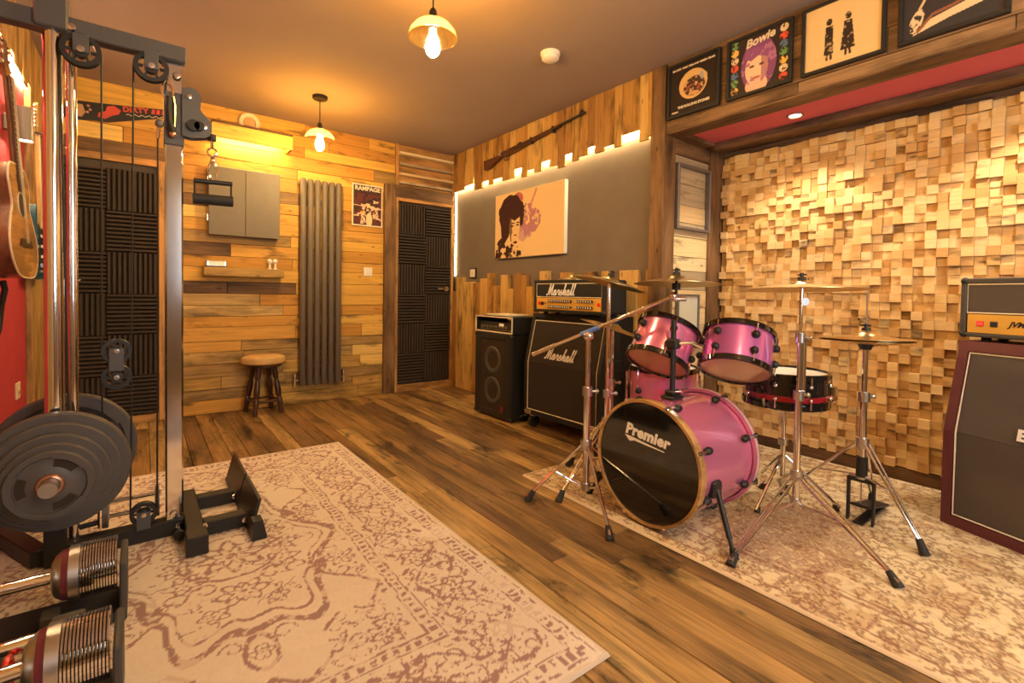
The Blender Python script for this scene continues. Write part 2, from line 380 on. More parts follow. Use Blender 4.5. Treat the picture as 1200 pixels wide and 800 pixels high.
ceiling = struct(MB().box(-.62, 3.55, YN-.05, 4.72, H, H+.08).build('ceiling', M['ceiling'], smooth=0), 'flat mauve grey painted ceiling above the whole room', 'ceiling')
wall_near = struct(MB().box(-.62, 3.55, YN-.09, YN, 0, H).build('wall_near', M['grey_wall'], smooth=0), 'plain grey brown wall behind the photographer', 'wall')

M['sky_pane'] = emit('daylight behind glass', (.84, .92, 1.0), SKYPANE)
win = struct(MB().box(.42, 1.98, YN-.002, YN+.004, .92, 2.08).build('window_1', M['white'], smooth=0), 'white framed daylight window in the plain near wall', 'window')
for a in ((.42, 1.98, .92, .97), (.42, 1.98, 2.03, 2.08), (.42, .47, .97, 2.03), (1.93, 1.98, .97, 2.03), (1.18, 1.22, .97, 2.03)): MB().box(a[0], a[1], YN, YN+.05, a[2], a[3], .004).build('window_frame', M['white'], win, 0)
for x0, x1 in ((.47, 1.18), (1.22, 1.93)): MB().box(x0, x1, YN+.005, YN+.012, .97, 2.03).build('pane', M['sky_pane'], win, 0)

# far wall: horizontal pallet boards between two foam doors
wall_far = struct(MB().box(-.62, 2.80, 4.622, 4.70, 0, H).build('wall_far', M['under'], smooth=0), 'wall of horizontal reclaimed pallet boards behind the radiator and stool', 'wall')
rw = random.Random(11)
def boards(x0, x1, z0, z1, mats, lo=.085, hi=.135, minl=.35, maxl=1.1):
    z = z0
    while z < z1-.001:
        h = rw.uniform(lo, hi); h = z1-z if z1-z-h < .05 else h
        x = x0
        while x < x1-.001:
            L = rw.uniform(minl, maxl); L = x1-x if x1-x-L < .2 else L
            m = mats(z+h/2, x+L/2)
            plank(x+.0012, x+L-.0012, YF+rw.uniform(-.004, .004), 4.622, z+.0012, z+h-.0012, m, wall_far, 'wall_board')
            x += L
        z += h
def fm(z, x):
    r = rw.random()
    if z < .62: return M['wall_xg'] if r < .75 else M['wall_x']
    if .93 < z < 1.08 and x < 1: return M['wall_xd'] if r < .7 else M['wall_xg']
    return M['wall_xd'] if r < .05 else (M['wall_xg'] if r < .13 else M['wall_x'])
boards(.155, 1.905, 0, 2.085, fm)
boards(-.52, 2.02, 2.085, 2.5, fm)
boards(-.52, .155, 1.985, 2.085, lambda z, x: M['wall_xd'], minl=.8, maxl=1)
# doors
def foam_mesh():
    mb = MB(); n = 10; s = .302/n; d = .030
    for i in range(n):
        a = -.151+i*s
        mb.add([(a, 0, -.151), (a+s*.20, -d, -.151), (a+s*.62, -d, -.151), (a+s*.98, 0, -.151), (a, 0, .151), (a+s*.20, -d, .151), (a+s*.62, -d, .151), (a+s*.98, 0, .151)],
               [(0, 1, 5, 4), (1, 2, 6, 5), (2, 3, 7, 6), (0, 3, 2, 1), (4, 5, 6, 7)])
    mb.box(-.151, .151, 0, .010, -.151, .151)
    me = bpy.data.meshes.new('foam_tile'); me.from_pydata(mb.v, [], mb.f); me.materials.append(M['foam']); return me
FT = foam_mesh()
def door(name, x0, x1, ztop, xs, rows, z_first, label, sh, handle):
    d = struct(MB().box(x0, x1, 4.612, 4.621, .05, ztop).build(name, M['door'], smooth=0), label, 'door')
    for i, x in enumerate(xs):
        for j in range(rows):
            o = link('foam_tile', FT, (x, 4.602, z_first+.304*j), d)
            w = min(x+.151, x1)-max(x-.151, x0)
            o.rotation_euler = (0, PI/2*((i+j+sh) % 2), 0)
    h = MB().cyl((handle[0], 4.60, handle[1]), (handle[0], 4.535, handle[1]), .010).tube([(handle[0], 4.545, handle[1]), (handle[0]+handle[2]*.05, 4.545, handle[1]), (handle[0]+handle[2]*.11, 4.55, handle[1])], .009)
    h.lathe([(0, 0), (.026, 0), (.026, .008), (0, .008)], (handle[0], 4.574, handle[1]), (0, -1, 0), 18).build('door_handle', M['nickel'], d)
    return d
d1 = door('door_1', -.50, .10, 1.945, (-.357, -.053), 6, .21, 'black door clad in ridged foam tiles beside the red wall', 0, (-.455, 1.06, 1))
for a in (d1,):
    MB().box(.102, .150, 4.585, 4.615, 0, 1.985, .003).build('frame_upright', M['frame_o'], a, 0)
    MB().box(-.52, .102, 4.585, 4.615, 1.935, 1.985, .003).build('frame_head', M['frame_ox'], a, 0)
    MB().box(-.50, .102, 4.58, 4.615, 0.0, .055, .003).build('threshold', M['frame_ox'], a, 0)
d2 = door('door_2', 2.05, 2.655, 1.93, (2.201, 2.505), 6, .235, 'black foam-tiled door in a brown frame beside the grey wall', 1, (2.60, 1.055, -1))
MB().box(2.02, 2.05, 4.575, 4.615, 0, 1.965, .003).build('frame_upright', M['frame_o'], d2, 0)
MB().box(2.657, 2.690, 4.575, 4.615, 0, 1.965, .003).build('frame_upright', M['frame_o'], d2, 0)
MB().box(2.05, 2.657, 4.575, 4.615, 1.93, 1.965, .003).build('frame_head', M['frame_ox'], d2, 0)
MB().box(2.05, 2.657, 4.57, 4.615, 0, .07, .003).build('threshold', M['frame_ox'], d2, 0)
MB().box(1.908, 2.018, 4.570, 4.621, 0, 2.085, .004).build('outer_post', M['beam_z'], d2, 0)
MB().box(2.018, 2.70, 4.578, 4.621, 1.967, 2.085, .004).build('lintel', M['beam_x'], d2, 0)
# louvre of ledges above the second door
louv = struct(MB().box(2.022, 2.69, 4.604, 4.621, 2.085, 2.498).build('trim_1', M['frame_ox'], smooth=0), 'orange louvre panel of ledges paled to look lit above the second foam door', 'louvre')
for z in (2.10, 2.185, 2.285, 2.395):
    MB().add([(2.05, 4.603, z), (2.665, 4.603, z), (2.665, 4.555, z+.004), (2.05, 4.555, z+.004), (2.05, 4.603, z+.03), (2.665, 4.603, z+.03), (2.665, 4.555, z+.026), (2.05, 4.555, z+.026)],
             [(0, 1, 2, 3)[::-1], (4, 5, 6, 7), (0, 3, 7, 4), (1, 5, 6, 2), (3, 2, 6, 7), (0, 4, 5, 1)]).build('slat', M['cream_x'], louv, 0)  # ledges take the pale board colour so they look lit
MB().box(2.022, 2.048, 4.580, 4.604, 2.086, 2.498).build('louvre_upright', M['frame_o'], louv, 0)
MB().box(2.667, 2.690, 4.580, 4.604, 2.086, 2.498).build('louvre_upright', M['frame_o'], louv, 0)

# right wall: grey paint between two rows of uneven uprights
wall_right = struct(MB().box(2.73, 2.80, 2.01, 4.70, 0, H).build('wall_right', M['grey_wall'], smooth=0), 'grey brown painted wall framed by uneven upright boards above and below', 'wall')
UP = [(4.6, 4.36, 2.1), (4.36, 4.19, 2.13), (4.18, 4.03, 2.06), (4.03, 3.93, 2.12), (3.93, 3.85, 2.07), (3.85, 3.7, 2.11), (3.7, 3.59, 2.07), (3.59, 3.51, 2.07), (3.51, 3.41, 2.14), (3.41, 3.33, 2.05), (3.33, 3.23, 2.1), (3.23, 3.13, 2.06), (3.13, 3.03, 2.13), (3.03, 2.94, 2.07), (2.94, 2.85, 2.04), (2.85, 2.77, 2.13), (2.77, 2.7, 2.06), (2.7, 2.6, 2.08), (2.6, 2.53, 2.13), (2.53, 2.44, 2.07), (2.44, 2.34, 2.1), (2.34, 2.27, 2.07), (2.27, 2.12, 2.14), (2.12, 2.05, 2.06), (2.05, 2.012, 2.08)]
LO = [(4.6, 4.51, 1.03), (4.51, 4.37, 1.18), (4.37, 4.18, 1.13), (4.18, 4.05, 1.12), (4.05, 3.93, 1.16), (3.93, 3.82, 1.21), (3.82, 3.7, 1.09), (3.7, 3.58, 1.19), (3.57, 3.5, 1.06), (3.5, 3.39, 1.2), (3.39, 3.31, 1.18), (3.31, 3.21, 1.08), (3.21, 3.14, 1.12), (3.14, 3.03, 1.21), (3.03, 2.88, 1.12), (2.88, 2.76, 1.19), (2.76, 2.67, 1.12), (2.67, 2.61, 1.15), (2.61, 2.51, 1.19), (2.51, 2.44, 1.13), (2.44, 2.36, 1.19), (2.36, 2.27, 1.11), (2.27, 2.11, 1.19), (2.11, 2.04, 1.1), (2.04, 2.012, 1.19)]
for a, b_, z in UP: plank(XR+rw.uniform(-.004, .006), 2.706, b_+.001, a-.001, z, H, M['wall_z'], wall_right, 'upright_board')
for a, b_, z in LO: plank(XR+rw.uniform(-.004, .006), 2.73, b_+.001, a-.001, 0, z, M['wall_z'], wall_right, 'upright_board')
MB().box(2.706, 2.73, 2.02, 4.6, 2.20, 2.24).build('batten', M['under'], wall_right, 0)
led = tag(MB().box(2.709, 2.722, 2.03, 4.58, 2.128, 2.146).build('led_strip', M['led'], smooth=0), 'glowing warm strip light behind the upper uneven boards of the grey wall', 'strip light')
led2 = tag(MB().box(2.720, 2.7295, 4.588, 4.596, 1.20, 2.10).build('led_strip', M['led_dim'], smooth=0), 'glowing upright strip light in the corner beside the second foam door', 'strip light')

# left wall: crimson below, uprights above and towards the far door
wall_left = struct(MB().box(-.62, -.55, YN, 4.70, 0, H).build('wall_left', M['red_wall'], smooth=0), 'crimson painted wall with guitars hung under uneven boards', 'wall')
y = 4.60
while y > 4.05:
    w = rw.uniform(.08, .12); plank(-.55, XL, max(y-w, 4.03)+.001, y-.001, 0, H, M['wall_zl'], wall_left, 'upright_board'); y -= w
y = 4.02
while y > YN+.1:
    w = rw.uniform(.08, .13); plank(-.526 if y > 2.32 else -.55, XL+rw.uniform(-.003, .004), y-w+.001, y-.001, rw.uniform(2.10, 2.2) if y > 2.32 else 0, H, M['wall_zl'], wall_left, 'upright_board'); y -= w  # full-height near boards added unseen so the chrome reflects gold, not crimson
MB().box(-.55, -.526, 2.33, 4.02, 2.26, 2.30).build('batten', M['under'], wall_left, 0)
tag(MB().box(-.546, -.532, 2.36, 4.0, 2.168, 2.186).build('led_strip', M['led'], smooth=0), 'glowing warm strip light behind the uneven boards above the guitars', 'strip light')

# brown post, bulkhead and alcove
post = struct(MB().box(2.668, 2.80, 1.905, 2.012, 0, H, .004).build('trim_2', M['beam_z'], smooth=0), 'rough brown upright beam between the grey wall and the alcove', 'beam')
bulk = struct(MB().box(2.70, 2.80, YN, 1.905, 2.075, H).build('trim_3', M['under'], smooth=0), 'brown boarded bulkhead above the alcove carrying framed record covers', 'bulkhead')
for k, (z0, z1) in enumerate(((2.062, 2.125), (2.125, 2.245), (2.245, 2.365), (2.365, 2.5))):
    y = 1.905; first = True
    while y > YN:
        L = rw.uniform(.5, 1.4); L = L*.6 if first else L; first = False
        plank(XR+rw.uniform(-.002, .003), 2.70, max(YN, y-L)+.001, y-.001, z0+.001, z1-.001, M['beam_y'], bulk, 'bulkhead_board'); y -= L
soff = struct(MB().box(2.80, 3.45, YN, 1.93, 2.078, 2.2).build('trim_4', M['red_soffit'], smooth=0), 'recessed crimson soffit over the drum alcove with brown edging', 'soffit')
MB().box(2.690, 2.825, YN, 1.905, 2.054, 2.076, .003).build('edging_board', M['beam_y'], soff, 0)
MB().box(3.15, 3.20, YN, 1.84, 2.035, 2.078, .003).build('edging_board', M['beam_y'], soff, 0)
MB().box(3.20, 3.404, YN, 1.93, 2.060, 2.078, .003).build('edging_board', M['beam_y'], soff, 0)
MB().box(2.80, 3.15, 1.84, 1.93, 2.055, 2.078, .003).build('edging_board', M['beam_x'], soff, 0)
# alcove end wall of pale boards
wall_end = struct(MB().box(2.80, 3.5, 1.945, 2.01, 0, 2.2).build('wall_alcove_end', M['under'], smooth=0), 'narrow alcove end wall of pale horizontal boards beside the brown post', 'wall')
z = .0
while z < 1.955:
    h = rw.uniform(.085, .15); h = min(h, 1.96-z)
    if h > .01: plank(2.80, 3.225, 1.925+rw.uniform(-.003, .003), 1.945, z+.0012, z+h-.0012, M['cream_x'], wall_end, 'wall_board')
    z += h
MB().box(2.80, 3.225, 1.915, 1.945, 1.962, 2.06, .003).build('head_board', M['beam_x'], wall_end, 0)
MB().box(3.225, 3.405, 1.905, 1.945, 0, 2.064, .003).build('corner_board', M['beam_z'], wall_end, 0)
# wall of pine blocks
wall_blocks = struct(MB().box(3.405, 3.5, YN, 1.945, 0, 2.2).build('wall_alcove', M['under'], smooth=0), 'alcove back wall covered in raw pine blocks of uneven depth', 'wall')
MB().box(3.385, 3.405, YN, 1.905, .0, .072, .003).build('skirting_board', M['beam_y'], wall_blocks, 0)
MB().box(3.39, 3.405, YN, 1.905, 2.02, 2.06, .003).build('top_board', M['beam_y'], wall_blocks, 0)
PITCH = .0485
bm = bpy.data.meshes.new('wood_block'); q = MB().box(-1, 0, -PITCH/2+.0004, PITCH/2-.0004, -PITCH/2+.0004, PITCH/2-.0004); bm.from_pydata(q.v, [], q.f); bm.materials.append(M['block'])
cand = []; rb = random.Random(5)
ny = int((1.90-YN)/PITCH); nz = int((2.025-.075)/PITCH)
for j in range(nz):
    for i in range(ny):
        d = rb.choice((.016, .022, .028, .036, .044, .052, .06)); Yc = 1.895-PITCH*(i+.5); Zc = .078+PITCH*(j+.5)
        cand.append((Yc, Zc, d))
def seen(Yc, Zc):   # the ones that show largest in the photograph: uncovered by amplifier, nearest the camera
    lo_y = .40 + max(0, (1.15-Zc))*.0
    if Yc < lo_y: return -1
    if Zc < 1.14 and Yc < .60: return -1
    return 1/((Yc)**2+3.35**2)
rank = sorted(range(len(cand)), key=lambda k: -seen(cand[k][0], cand[k][1]))
ind = set(rank[:300]); rest = MB()
for k, (Yc, Zc, d) in enumerate(cand):
    if k in ind:
        o = link('wood_block', bm, (3.405, Yc, Zc), wall_blocks); o.scale = (d, 1, 1)
    else: rest.box(3.405-d, 3.405, Yc-PITCH/2+.0004, Yc+PITCH/2-.0004, Zc-PITCH/2+.0004, Zc+PITCH/2-.0004)
rest.build('wood_blocks', M['block'], wall_blocks, 0)['kind'] = 'stuff'
# downlights in the soffit
for k, yy in enumerate((1.266, .27, -.62, -1.35)):
    t = thing('downlight', (3.02, yy, 2.068), ['lit recessed downlight in the crimson soffit above the snare drum', 'lit recessed downlight in the crimson soffit above the oxblood cabinet', 'lit recessed downlight in the crimson soffit past the oxblood cabinet', 'lit recessed downlight in the crimson soffit by the plain near wall'][k], 'downlight', 'downlights in the crimson soffit')
    MB().lathe([(.030, 0), (.044, 0), (.044, -.005), (.040, -.009), (.031, -.006), (.030, 0)], (3.02, yy, 2.078), (0, 0, 1), 24).build('bezel', M['steel'], t)
    MB().lathe([(0, 0), (.030, 0), (.030, -.002), (0, -.002)], (3.02, yy, 2.0775), (0, 0, 1), 20).build('lamp', M['lampface'], t)
    ld = bpy.data.lights.new('downlight_beam', 'SPOT'); ld.energy = DOWN; ld.color = SOFT; ld.spot_size = math.radians(118); ld.spot_blend = .55; ld.shadow_soft_size = .012
    lo = bpy.data.objects.new('downlight_beam', ld); COL.objects.link(lo); lo.location = (3.02, yy, 2.066); lo.parent = t; lo.matrix_parent_inverse = WMX[t.name].inverted()
# ------------------------------------------------------------------ lamps of the room and added fill pendants
def pendant(x, y, zb, label):
    t = thing('pendant_lamp', (x, y, H), label, 'pendant lamp', 'amber glass pendant lamps')
    MB().lathe([(0, 0), (.055, 0), (.055, -.018), (.050, -.024), (0, -.024)], (x, y, H), (0, 0, 1), 24).build('ceiling_rose', M['black'], t)
    MB().cyl((x, y, H-.02), (x, y, zb+.21), .0035, n=8).build('cord', M['black'], t)
    MB().lathe([(0, .215), (.012, .215), (.018, .20), (.020, .145), (.017, .125), (0, .125)], (x, y, zb), (0, 0, 1), 18).build('lamp_holder', M['black'], t)
    MB().lathe([(.020, .168), (.045, .163), (.078, .145), (.102, .115), (.112, .085), (.110, .085), (.100, .113), (.077, .142), (.045, .160), (.020, .165)], (x, y, zb), (0, 0, 1), 36).build('glass_shade', M['glass'], t)
    MB().lathe([(0, .0), (.014, .004), (.026, .016), (.032, .035), (.031, .055), (.024, .08), (.016, .102), (.013, .124), (0, .124)], (x, y, zb), (0, 0, 1), 18).build('bulb', M['bulb'], t)
    return t
pendant(1.085, 3.877, 2.085, 'lit pendant with amber glass shade hanging before the pallet board wall')
pendant(1.053, 2.0, 2.085, 'lit pendant with amber glass shade hanging between the two rugs')
pendant(1.053, .12, 2.085, 'added unseen fill pendant with amber glass shade over bare boards beside the cream rug')  # added out of view as fill light, spaced like the visible pendants
pendant(1.053, -1.1, 2.085, 'added unseen fill pendant with amber glass shade nearest the plain grey wall')  # another pendant added out of sight to fill the near end
# ------------------------------------------------------------------ things on the far wall
t = thing('radiator', (1.287, 4.54, .16), 'tall anthracite vertical column radiator on the pallet board wall', 'radiator')
for k in range(6):
    cx = 1.132+.062*k
    MB().lathe([(0, 0), (.018, .0), (.026, .012), (.026, 1.828), (.018, 1.84), (0, 1.84)], (cx, 4.54, .165), (0, 0, 1), 16).build('column', M['anthracite'], t)
for z in (.21, 1.955): MB().cyl((1.10, 4.565, z), (1.475, 4.565, z), .018, n=12).build('header', M['anthracite'], t)
for sx, xx in ((-1, 1.085), (1, 1.49)):
    v = MB().cyl((xx-sx*.02, 4.555, .215), (xx+sx*.012, 4.555, .215), .009).cyl((xx+sx*.012, 4.555, .17), (xx+sx*.012, 4.555, .24), .012).lathe([(0, 0), (.017, 0), (.019, .01), (.017, .045), (.012, .05), (0, .05)], (xx+sx*.012, 4.555, .235), (0, 0, 1), 14).cyl((xx+sx*.012, 4.555, .17), (xx+sx*.012, 4.60, .17), .008)
    v.build('valve', M['chrome'], t)
for z in (.35, 1.80): MB().box(1.25, 1.32, 4.565, 4.60, z, z+.03).build('bracket', M['anthracite'], t)

# grey double cabinet, shelf, pelmet light
t = thing('wall_cabinet', (.678, 4.56, 1.452), 'shallow grey two-door wall cabinet under the lit pelmet', 'cabinet')
MB().box(.422, .936, 4.535, 4.60, 1.452, 1.995, .004).build('body', M['cab_grey'], t, 0)
MB().box(.419, .6775, 4.517, 4.534, 1.450, 1.997, .003).build('door', M['cab_grey'], t, 0)
dd = MB().box(.6795, .939, 4.517, 4.534, 1.450, 1.997, .003).build('door', M['cab_grey'], t, 0)
for z in (1.56, 1.86): MB().box(.412, .4185, 4.53, 4.56, z, z+.05).build('hinge', M['steel'], t, 0)
sh = tag(MB().box(.384, .968, 4.48, 4.60, 1.118, 1.190, .004).build('wall_shelf', M['wall_xg'], smooth=0), 'thick weathered plank shelf below the grey wall cabinet', 'shelf')
t = thing('desk_clock', (.47, 4.54, 1.19), 'small silver cased digital clock on the plank shelf', 'clock')
MB().box(.40, .545, 4.505, 4.575, 1.194, 1.245, .008).build('case', M['steel'], t)
MB().box(.418, .53, 4.502, 4.506, 1.203, 1.237).build('display', M['logo'], t, 0)
MB().box(.398, .547, 4.503, 4.577, 1.1905, 1.195).build('base', M['black'], t, 0)
for k, (xx, lab) in enumerate(((.862, 'white round-headed ornament on the plank shelf, the one closer to the clock'), (.906, 'white round-headed ornament at the end of the plank shelf'))):
    t = thing('ornament', (xx, 4.53, 1.19), lab, 'ornament', 'white ornaments on the plank shelf')
    MB().lathe([(0, 0), (.016, 0), (.016, .005), (.008, .012), (.009, .05), (0, .05)], (xx, 4.53, 1.19), (0, 0, 1), 14).build('stem', M['white'], t)
    MB().sphere((xx, 4.53, 1.258), .0215).build('head', M['white'], t)
t = thing('pelmet_light', (.72, 4.5, 2.16), 'lit wooden pelmet lamp above the grey wall cabinet', 'lamp')
MB().box(.43, 1.02, 4.43, 4.452, 2.205, 2.315, .003).build('front_board', M['wall_x'], t, 0)
MB().box(.43, .45, 4.452, 4.60, 2.205, 2.315).build('side_board', M['wall_x'], t, 0)
MB().box(1.0, 1.02, 4.452, 4.60, 2.205, 2.315).build('side_board', M['wall_x'], t, 0)
MB().box(.43, 1.02, 4.43, 4.60, 2.316, 2.332).build('top_board', M['wall_xd'], t, 0)
M['pelmet'] = emit('lit pelmet tube', (1, .70, .28), PELMET)
MB().cyl((.50, 4.535, 2.25), (.95, 4.535, 2.25), .014, n=10).build('tube_lamp', M['pelmet'], t)
t = thing('wall_vent', (.717, 4.59, 2.325), 'round cream vent cover with tan centre high on the pallet boards', 'vent')
MB().lathe([(.045, 0), (.080, 0), (.080, .012), (.072, .02), (.050, .016), (.045, .0)], (.717, 4.60, 2.41), (0, -1, 0), 32).build('rim', M['cream'], t)
MB().lathe([(0, .010), (.012, .014), (.045, .004), (.045, 0), (0, 0)], (.717, 4.60, 2.41), (0, -1, 0), 28).build('centre', M['tan'], t)

# stool
sx, sy = .80, 4.425
t = thing('stool', (sx, sy, 0), 'low round stool with tan cushion and dark turned legs', 'stool')
MB().lathe([(0, .408), (.150, .408), (.166, .418), (.170, .44), (.162, .462), (.130, .474), (0, .478)], (sx, sy, 0), (0, 0, 1), 36).build('cushion', M['leather'], t)
MB().lathe([(0, .385), (.135, .385), (.140, .396), (.135, .407), (0, .407)], (sx, sy, 0), (0, 0, 1), 32).build('seat_ring', M['ebony'], t)
ft = []
for a in (45, 135, 225, 315):
    a = math.radians(a+10); d = Vector((math.cos(a), math.sin(a), 0)); p0 = Vector((sx, sy, 0))+d*.148; p1 = Vector((sx, sy, .385))+d*.085; L = (p1-p0).length
    ft.append((p0, p1))
    MB().lathe([(0, 0), (.016, 0), (.021, .02), (.016, .05), (.022, .075), (.022, .12), (.015, .135), (.021, .15), (.024, .20), (.019, .26), (.013, .285), (.021, .30), (.021, L), (0, L)], p0, p1-p0, 14).build('leg', M['ebony'], t)
for i in range(4):
    f = .27; a = ft[i][0].lerp(ft[i][1], f); b_ = ft[(i+1) % 4][0].lerp(ft[(i+1) % 4][1], f)
    MB().cyl(a, b_, .010, n=10).build('stretcher', M['ebony'], t)

# switches
def switch(x, z, label, mat='white', y=4.60, n=1):
    t = thing('light_switch', (x, y, z-.043), label, 'switch')
    MB().box(x-.043, x+.043, y-.010, y, z-.043, z+.043, .004).build('plate', M[mat], t, 0)
    MB().box(x-.012, x+.012, y-.015, y-.010, z-.016, z+.016, .002).build('rocker', M['white'], t, 0)
switch(1.745, 1.205, 'white light switch on the pallet boards beside the radiator')
t = thing('control_panel', (2.72, 4.23, 1.16), 'small white wall control in a black surround on the grey wall', 'switch')
MB().box(2.716, 2.73, 4.17, 4.29, 1.165, 1.275, .003).build('surround', M['black'], t, 0)
MB().box(2.711, 2.716, 4.185, 4.275, 1.18, 1.26, .002).build('plate', M['white'], t, 0)
MB().box(2.708, 2.711, 4.222, 4.238, 1.205, 1.235).build('rocker', M['cream'], t, 0)

# painted saw
t = thing('hand_saw', (-.1, 4.59, 2.2), 'black painted hand saw with red lettering above the foam door', 'saw')
P = [(-.43, 2.20), (-.40, 2.185), (-.27, 2.205), (-.20, 2.205), (.205, 2.335), (.205, 2.385), (-.14, 2.345), (-.24, 2.335), (-.42, 2.318)]
MB().prism(P, (0, 4.592, 0), (1, 0, 0), (0, 0, 1), (0, -.004, 0)).build('blade', M['blade'], t, 0)
MB().prism([(-.395, 2.215), (-.335, 2.215), (-.315, 2.25), (-.33, 2.30), (-.385, 2.30), (-.37, 2.275), (-.365, 2.245)], (0, 4.588, 0), (1, 0, 0), (0, 0, 1), (0, -.012, 0)).build('grip', M['tan'], t, 0)
for p in ((-.30, 2.30), (-.29, 2.275), (-.305, 2.255)): MB().cyl((p[0], 4.588, p[1]), (p[0], 4.583, p[1]), .009, n=12).build('rivet', M['copper'], t)
MB().prism([(-.25, 2.235), (-.21, 2.228), (-.17, 2.26), (-.13, 2.28), (-.12, 2.31), (-.16, 2.335), (-.20, 2.32), (-.205, 2.285), (-.245, 2.265)], (0, 4.588, 0), (1, 0, 0), (0, 0, 1), (0, -.001, 0)).build('painted_hand', M['sawred'], t, 0)
e = Vector((1, 0, .125)).normalized(); u = Vector((-.125, 0, 1)).normalized()
text('lettering', 'DIRTY', .052, M['sawred'], (-.035, 4.5875, 2.331), e, u, t, off=.002, spacing=1.05)
for k, x0 in enumerate((.058, .088, .120, .150, .178)):
    MB().prism([(x0, -.017), (x0+.022, -.017), (x0+.024, .016), (x0+.004, .018)], (0, 4.588, 2.336-.0+ .0), (1, 0, .125), (0, 0, 1), (0, -.001, 0)).build('brush_stroke', M['sawred'], t, 0)
MB().tube([(-.09+.0125*k, 4.587, 2.286+.0016*k+.007*math.sin(k*1.9)) for k in range(20)], .0022, 5).build('script_flourish', M['piping'], t)
# ------------------------------------------------------------------ flat print: colour painted on fine grids
def canvas(w, h, res):
    nu, nv = int(w/res), int(h/res)
    u, v = np.meshgrid((np.arange(nu+1))/nu*w, (np.arange(nv+1))/nv*h)
    return u, v, np.zeros(u.shape+(3,))
def fill(img, mask, col, a=1.0):
    m = np.clip(np.asarray(mask, float), 0, 1)[..., None]*a; img[:] = img*(1-m)+np.array(col)*m
def ell(u, v, x, y, rx, ry, rot=0):
    c, s = math.cos(rot), math.sin(rot); a = (u-x)*c+(v-y)*s; b = -(u-x)*s+(v-y)*c
    return ((a/rx)**2+(b/ry)**2) < 1
def poly(u, v, pts):
    ins = np.zeros(u.shape, bool); n = len(pts)
    for i in range(n):
        x0, y0 = pts[i]; x1, y1 = pts[(i+1) % n]
        c = ((y0 > v) != (y1 > v)); ins ^= c & (u < (x1-x0)*(v-y0)/((y1-y0) if y1 != y0 else 1e-9)+x0)
    return ins
def stroke(u, v, pts, r):
    d = np.full(u.shape, 9.)
    for (x0, y0), (x1, y1) in zip(pts, pts[1:]):
        L = (x1-x0)**2+(y1-y0)**2+1e-12; t = np.clip(((u-x0)*(x1-x0)+(v-y0)*(y1-y0))/L, 0, 1)
        d = np.minimum(d, np.hypot(u-x0-t*(x1-x0), v-y0-t*(y1-y0)))
    return d < r
def vnoise(u, v, s, seed, octv=3):
    r = np.random.RandomState(seed); T = r.rand(64, 64); out = 0; amp = 1; tot = 0
    for o in range(octv):
        x = u*s*2**o+17.3*o; y = v*s*2**o+5.1*o; xi = np.floor(x).astype(int); yi = np.floor(y).astype(int); fx = x-xi; fy = y-yi
        fx = fx*fx*(3-2*fx); fy = fy*fy*(3-2*fy)
        a = T[yi % 64, xi % 64]; b = T[yi % 64, (xi+1) % 64]; c = T[(yi+1) % 64, xi % 64]; d = T[(yi+1) % 64, (xi+1) % 64]
        out = out+amp*((a*(1-fx)+b*fx)*(1-fy)+(c*(1-fx)+d*fx)*fy); tot += amp; amp *= .5
    return out/tot
def grid_obj(name, u, v, img, o, ex, ey, mat, parent, zf=None):
    o = np.array(o, float); ex = np.array(ex, float); ey = np.array(ey, float)
    P = u[..., None]*ex+v[..., None]*ey
    if zf is not None: P = P+zf[..., None]*np.cross(ex, ey)
    nv, nu = u.shape; idx = np.arange(nu*nv).reshape(nv, nu)
    q = np.stack([idx[:-1, :-1], idx[:-1, 1:], idx[1:, 1:], idx[1:, :-1]], -1).reshape(-1, 4)
    me = bpy.data.meshes.new(name); me.vertices.add(nu*nv); me.vertices.foreach_set('co', P.reshape(-1).astype(np.float32))
    me.loops.add(q.size); me.loops.foreach_set('vertex_index', q.reshape(-1).astype(np.int32))
    me.polygons.add(len(q)); me.polygons.foreach_set('loop_start', (np.arange(len(q))*4).astype(np.int32))
    me.update(calc_edges=True); me.validate()
    a = me.color_attributes.new('Col', 'FLOAT_COLOR', 'POINT')
    c = np.concatenate([img, np.ones(img.shape[:2]+(1,))], -1); a.data.foreach_set('color', c.reshape(-1).astype(np.float32))
    me.materials.append(mat); return link(name, me, o, parent)
M['print'] = colattr('printed paper', .35, 0, spec=.4); M['canvas_print'] = colattr('printed canvas', .8, .1, 900)

def framed(yc, label, paint, w=.352, h=.335, z0=2.133):
    y1 = yc+w/2; y0 = yc-w/2; z1 = z0+h
    t = thing('framed_record_cover', (2.67, yc, z0), label, 'picture', 'framed record covers on the bulkhead')
    b = .016
    for a in ((y0, y1, z0, z0+b), (y0, y1, z1-b, z1), (y0, y0+b, z0+b, z1-b), (y1-b, y1, z0+b, z1-b)):
        MB().box(2.660, 2.686, a[0], a[1], a[2], a[3], .002).build('frame_rail', M['black'], t, 0)
    u, v, img = canvas(w-2*b, h-2*b, .0025); paint(u, v, img)
    grid_obj('cover_print', u, v, img, (2.672, y1-b, z0+b), (0, -1, 0), (0, 0, 1), M['print'], t)
    return t, y1-b, z0+b
EX, EZ = (0, -1, 0), (0, 0, 1)
def cov1(u, v, im):
    fill(im, u > -1, (.022, .014, .010)); fill(im, ell(u, v, .16, .165, .095, .088), (.62, .40, .17))
    fill(im, ell(u, v, .168, .150, .072, .058), (.06, .03, .02)); n = vnoise(u, v, 55, 4)
    fill(im, ell(u, v, .165, .148, .07, .055) & (n > .58), (.55, .33, .16)); fill(im, ell(u, v, .165, .13, .06, .035) & (n < .36), (.35, .08, .05))
    fill(im, ell(u, v, .225, .19, .03, .03) & (n > .5), (.35, .32, .38))
t, yl, zl = framed(1.712, 'black framed record cover with a cream disc on black, beside the brown post', cov1)
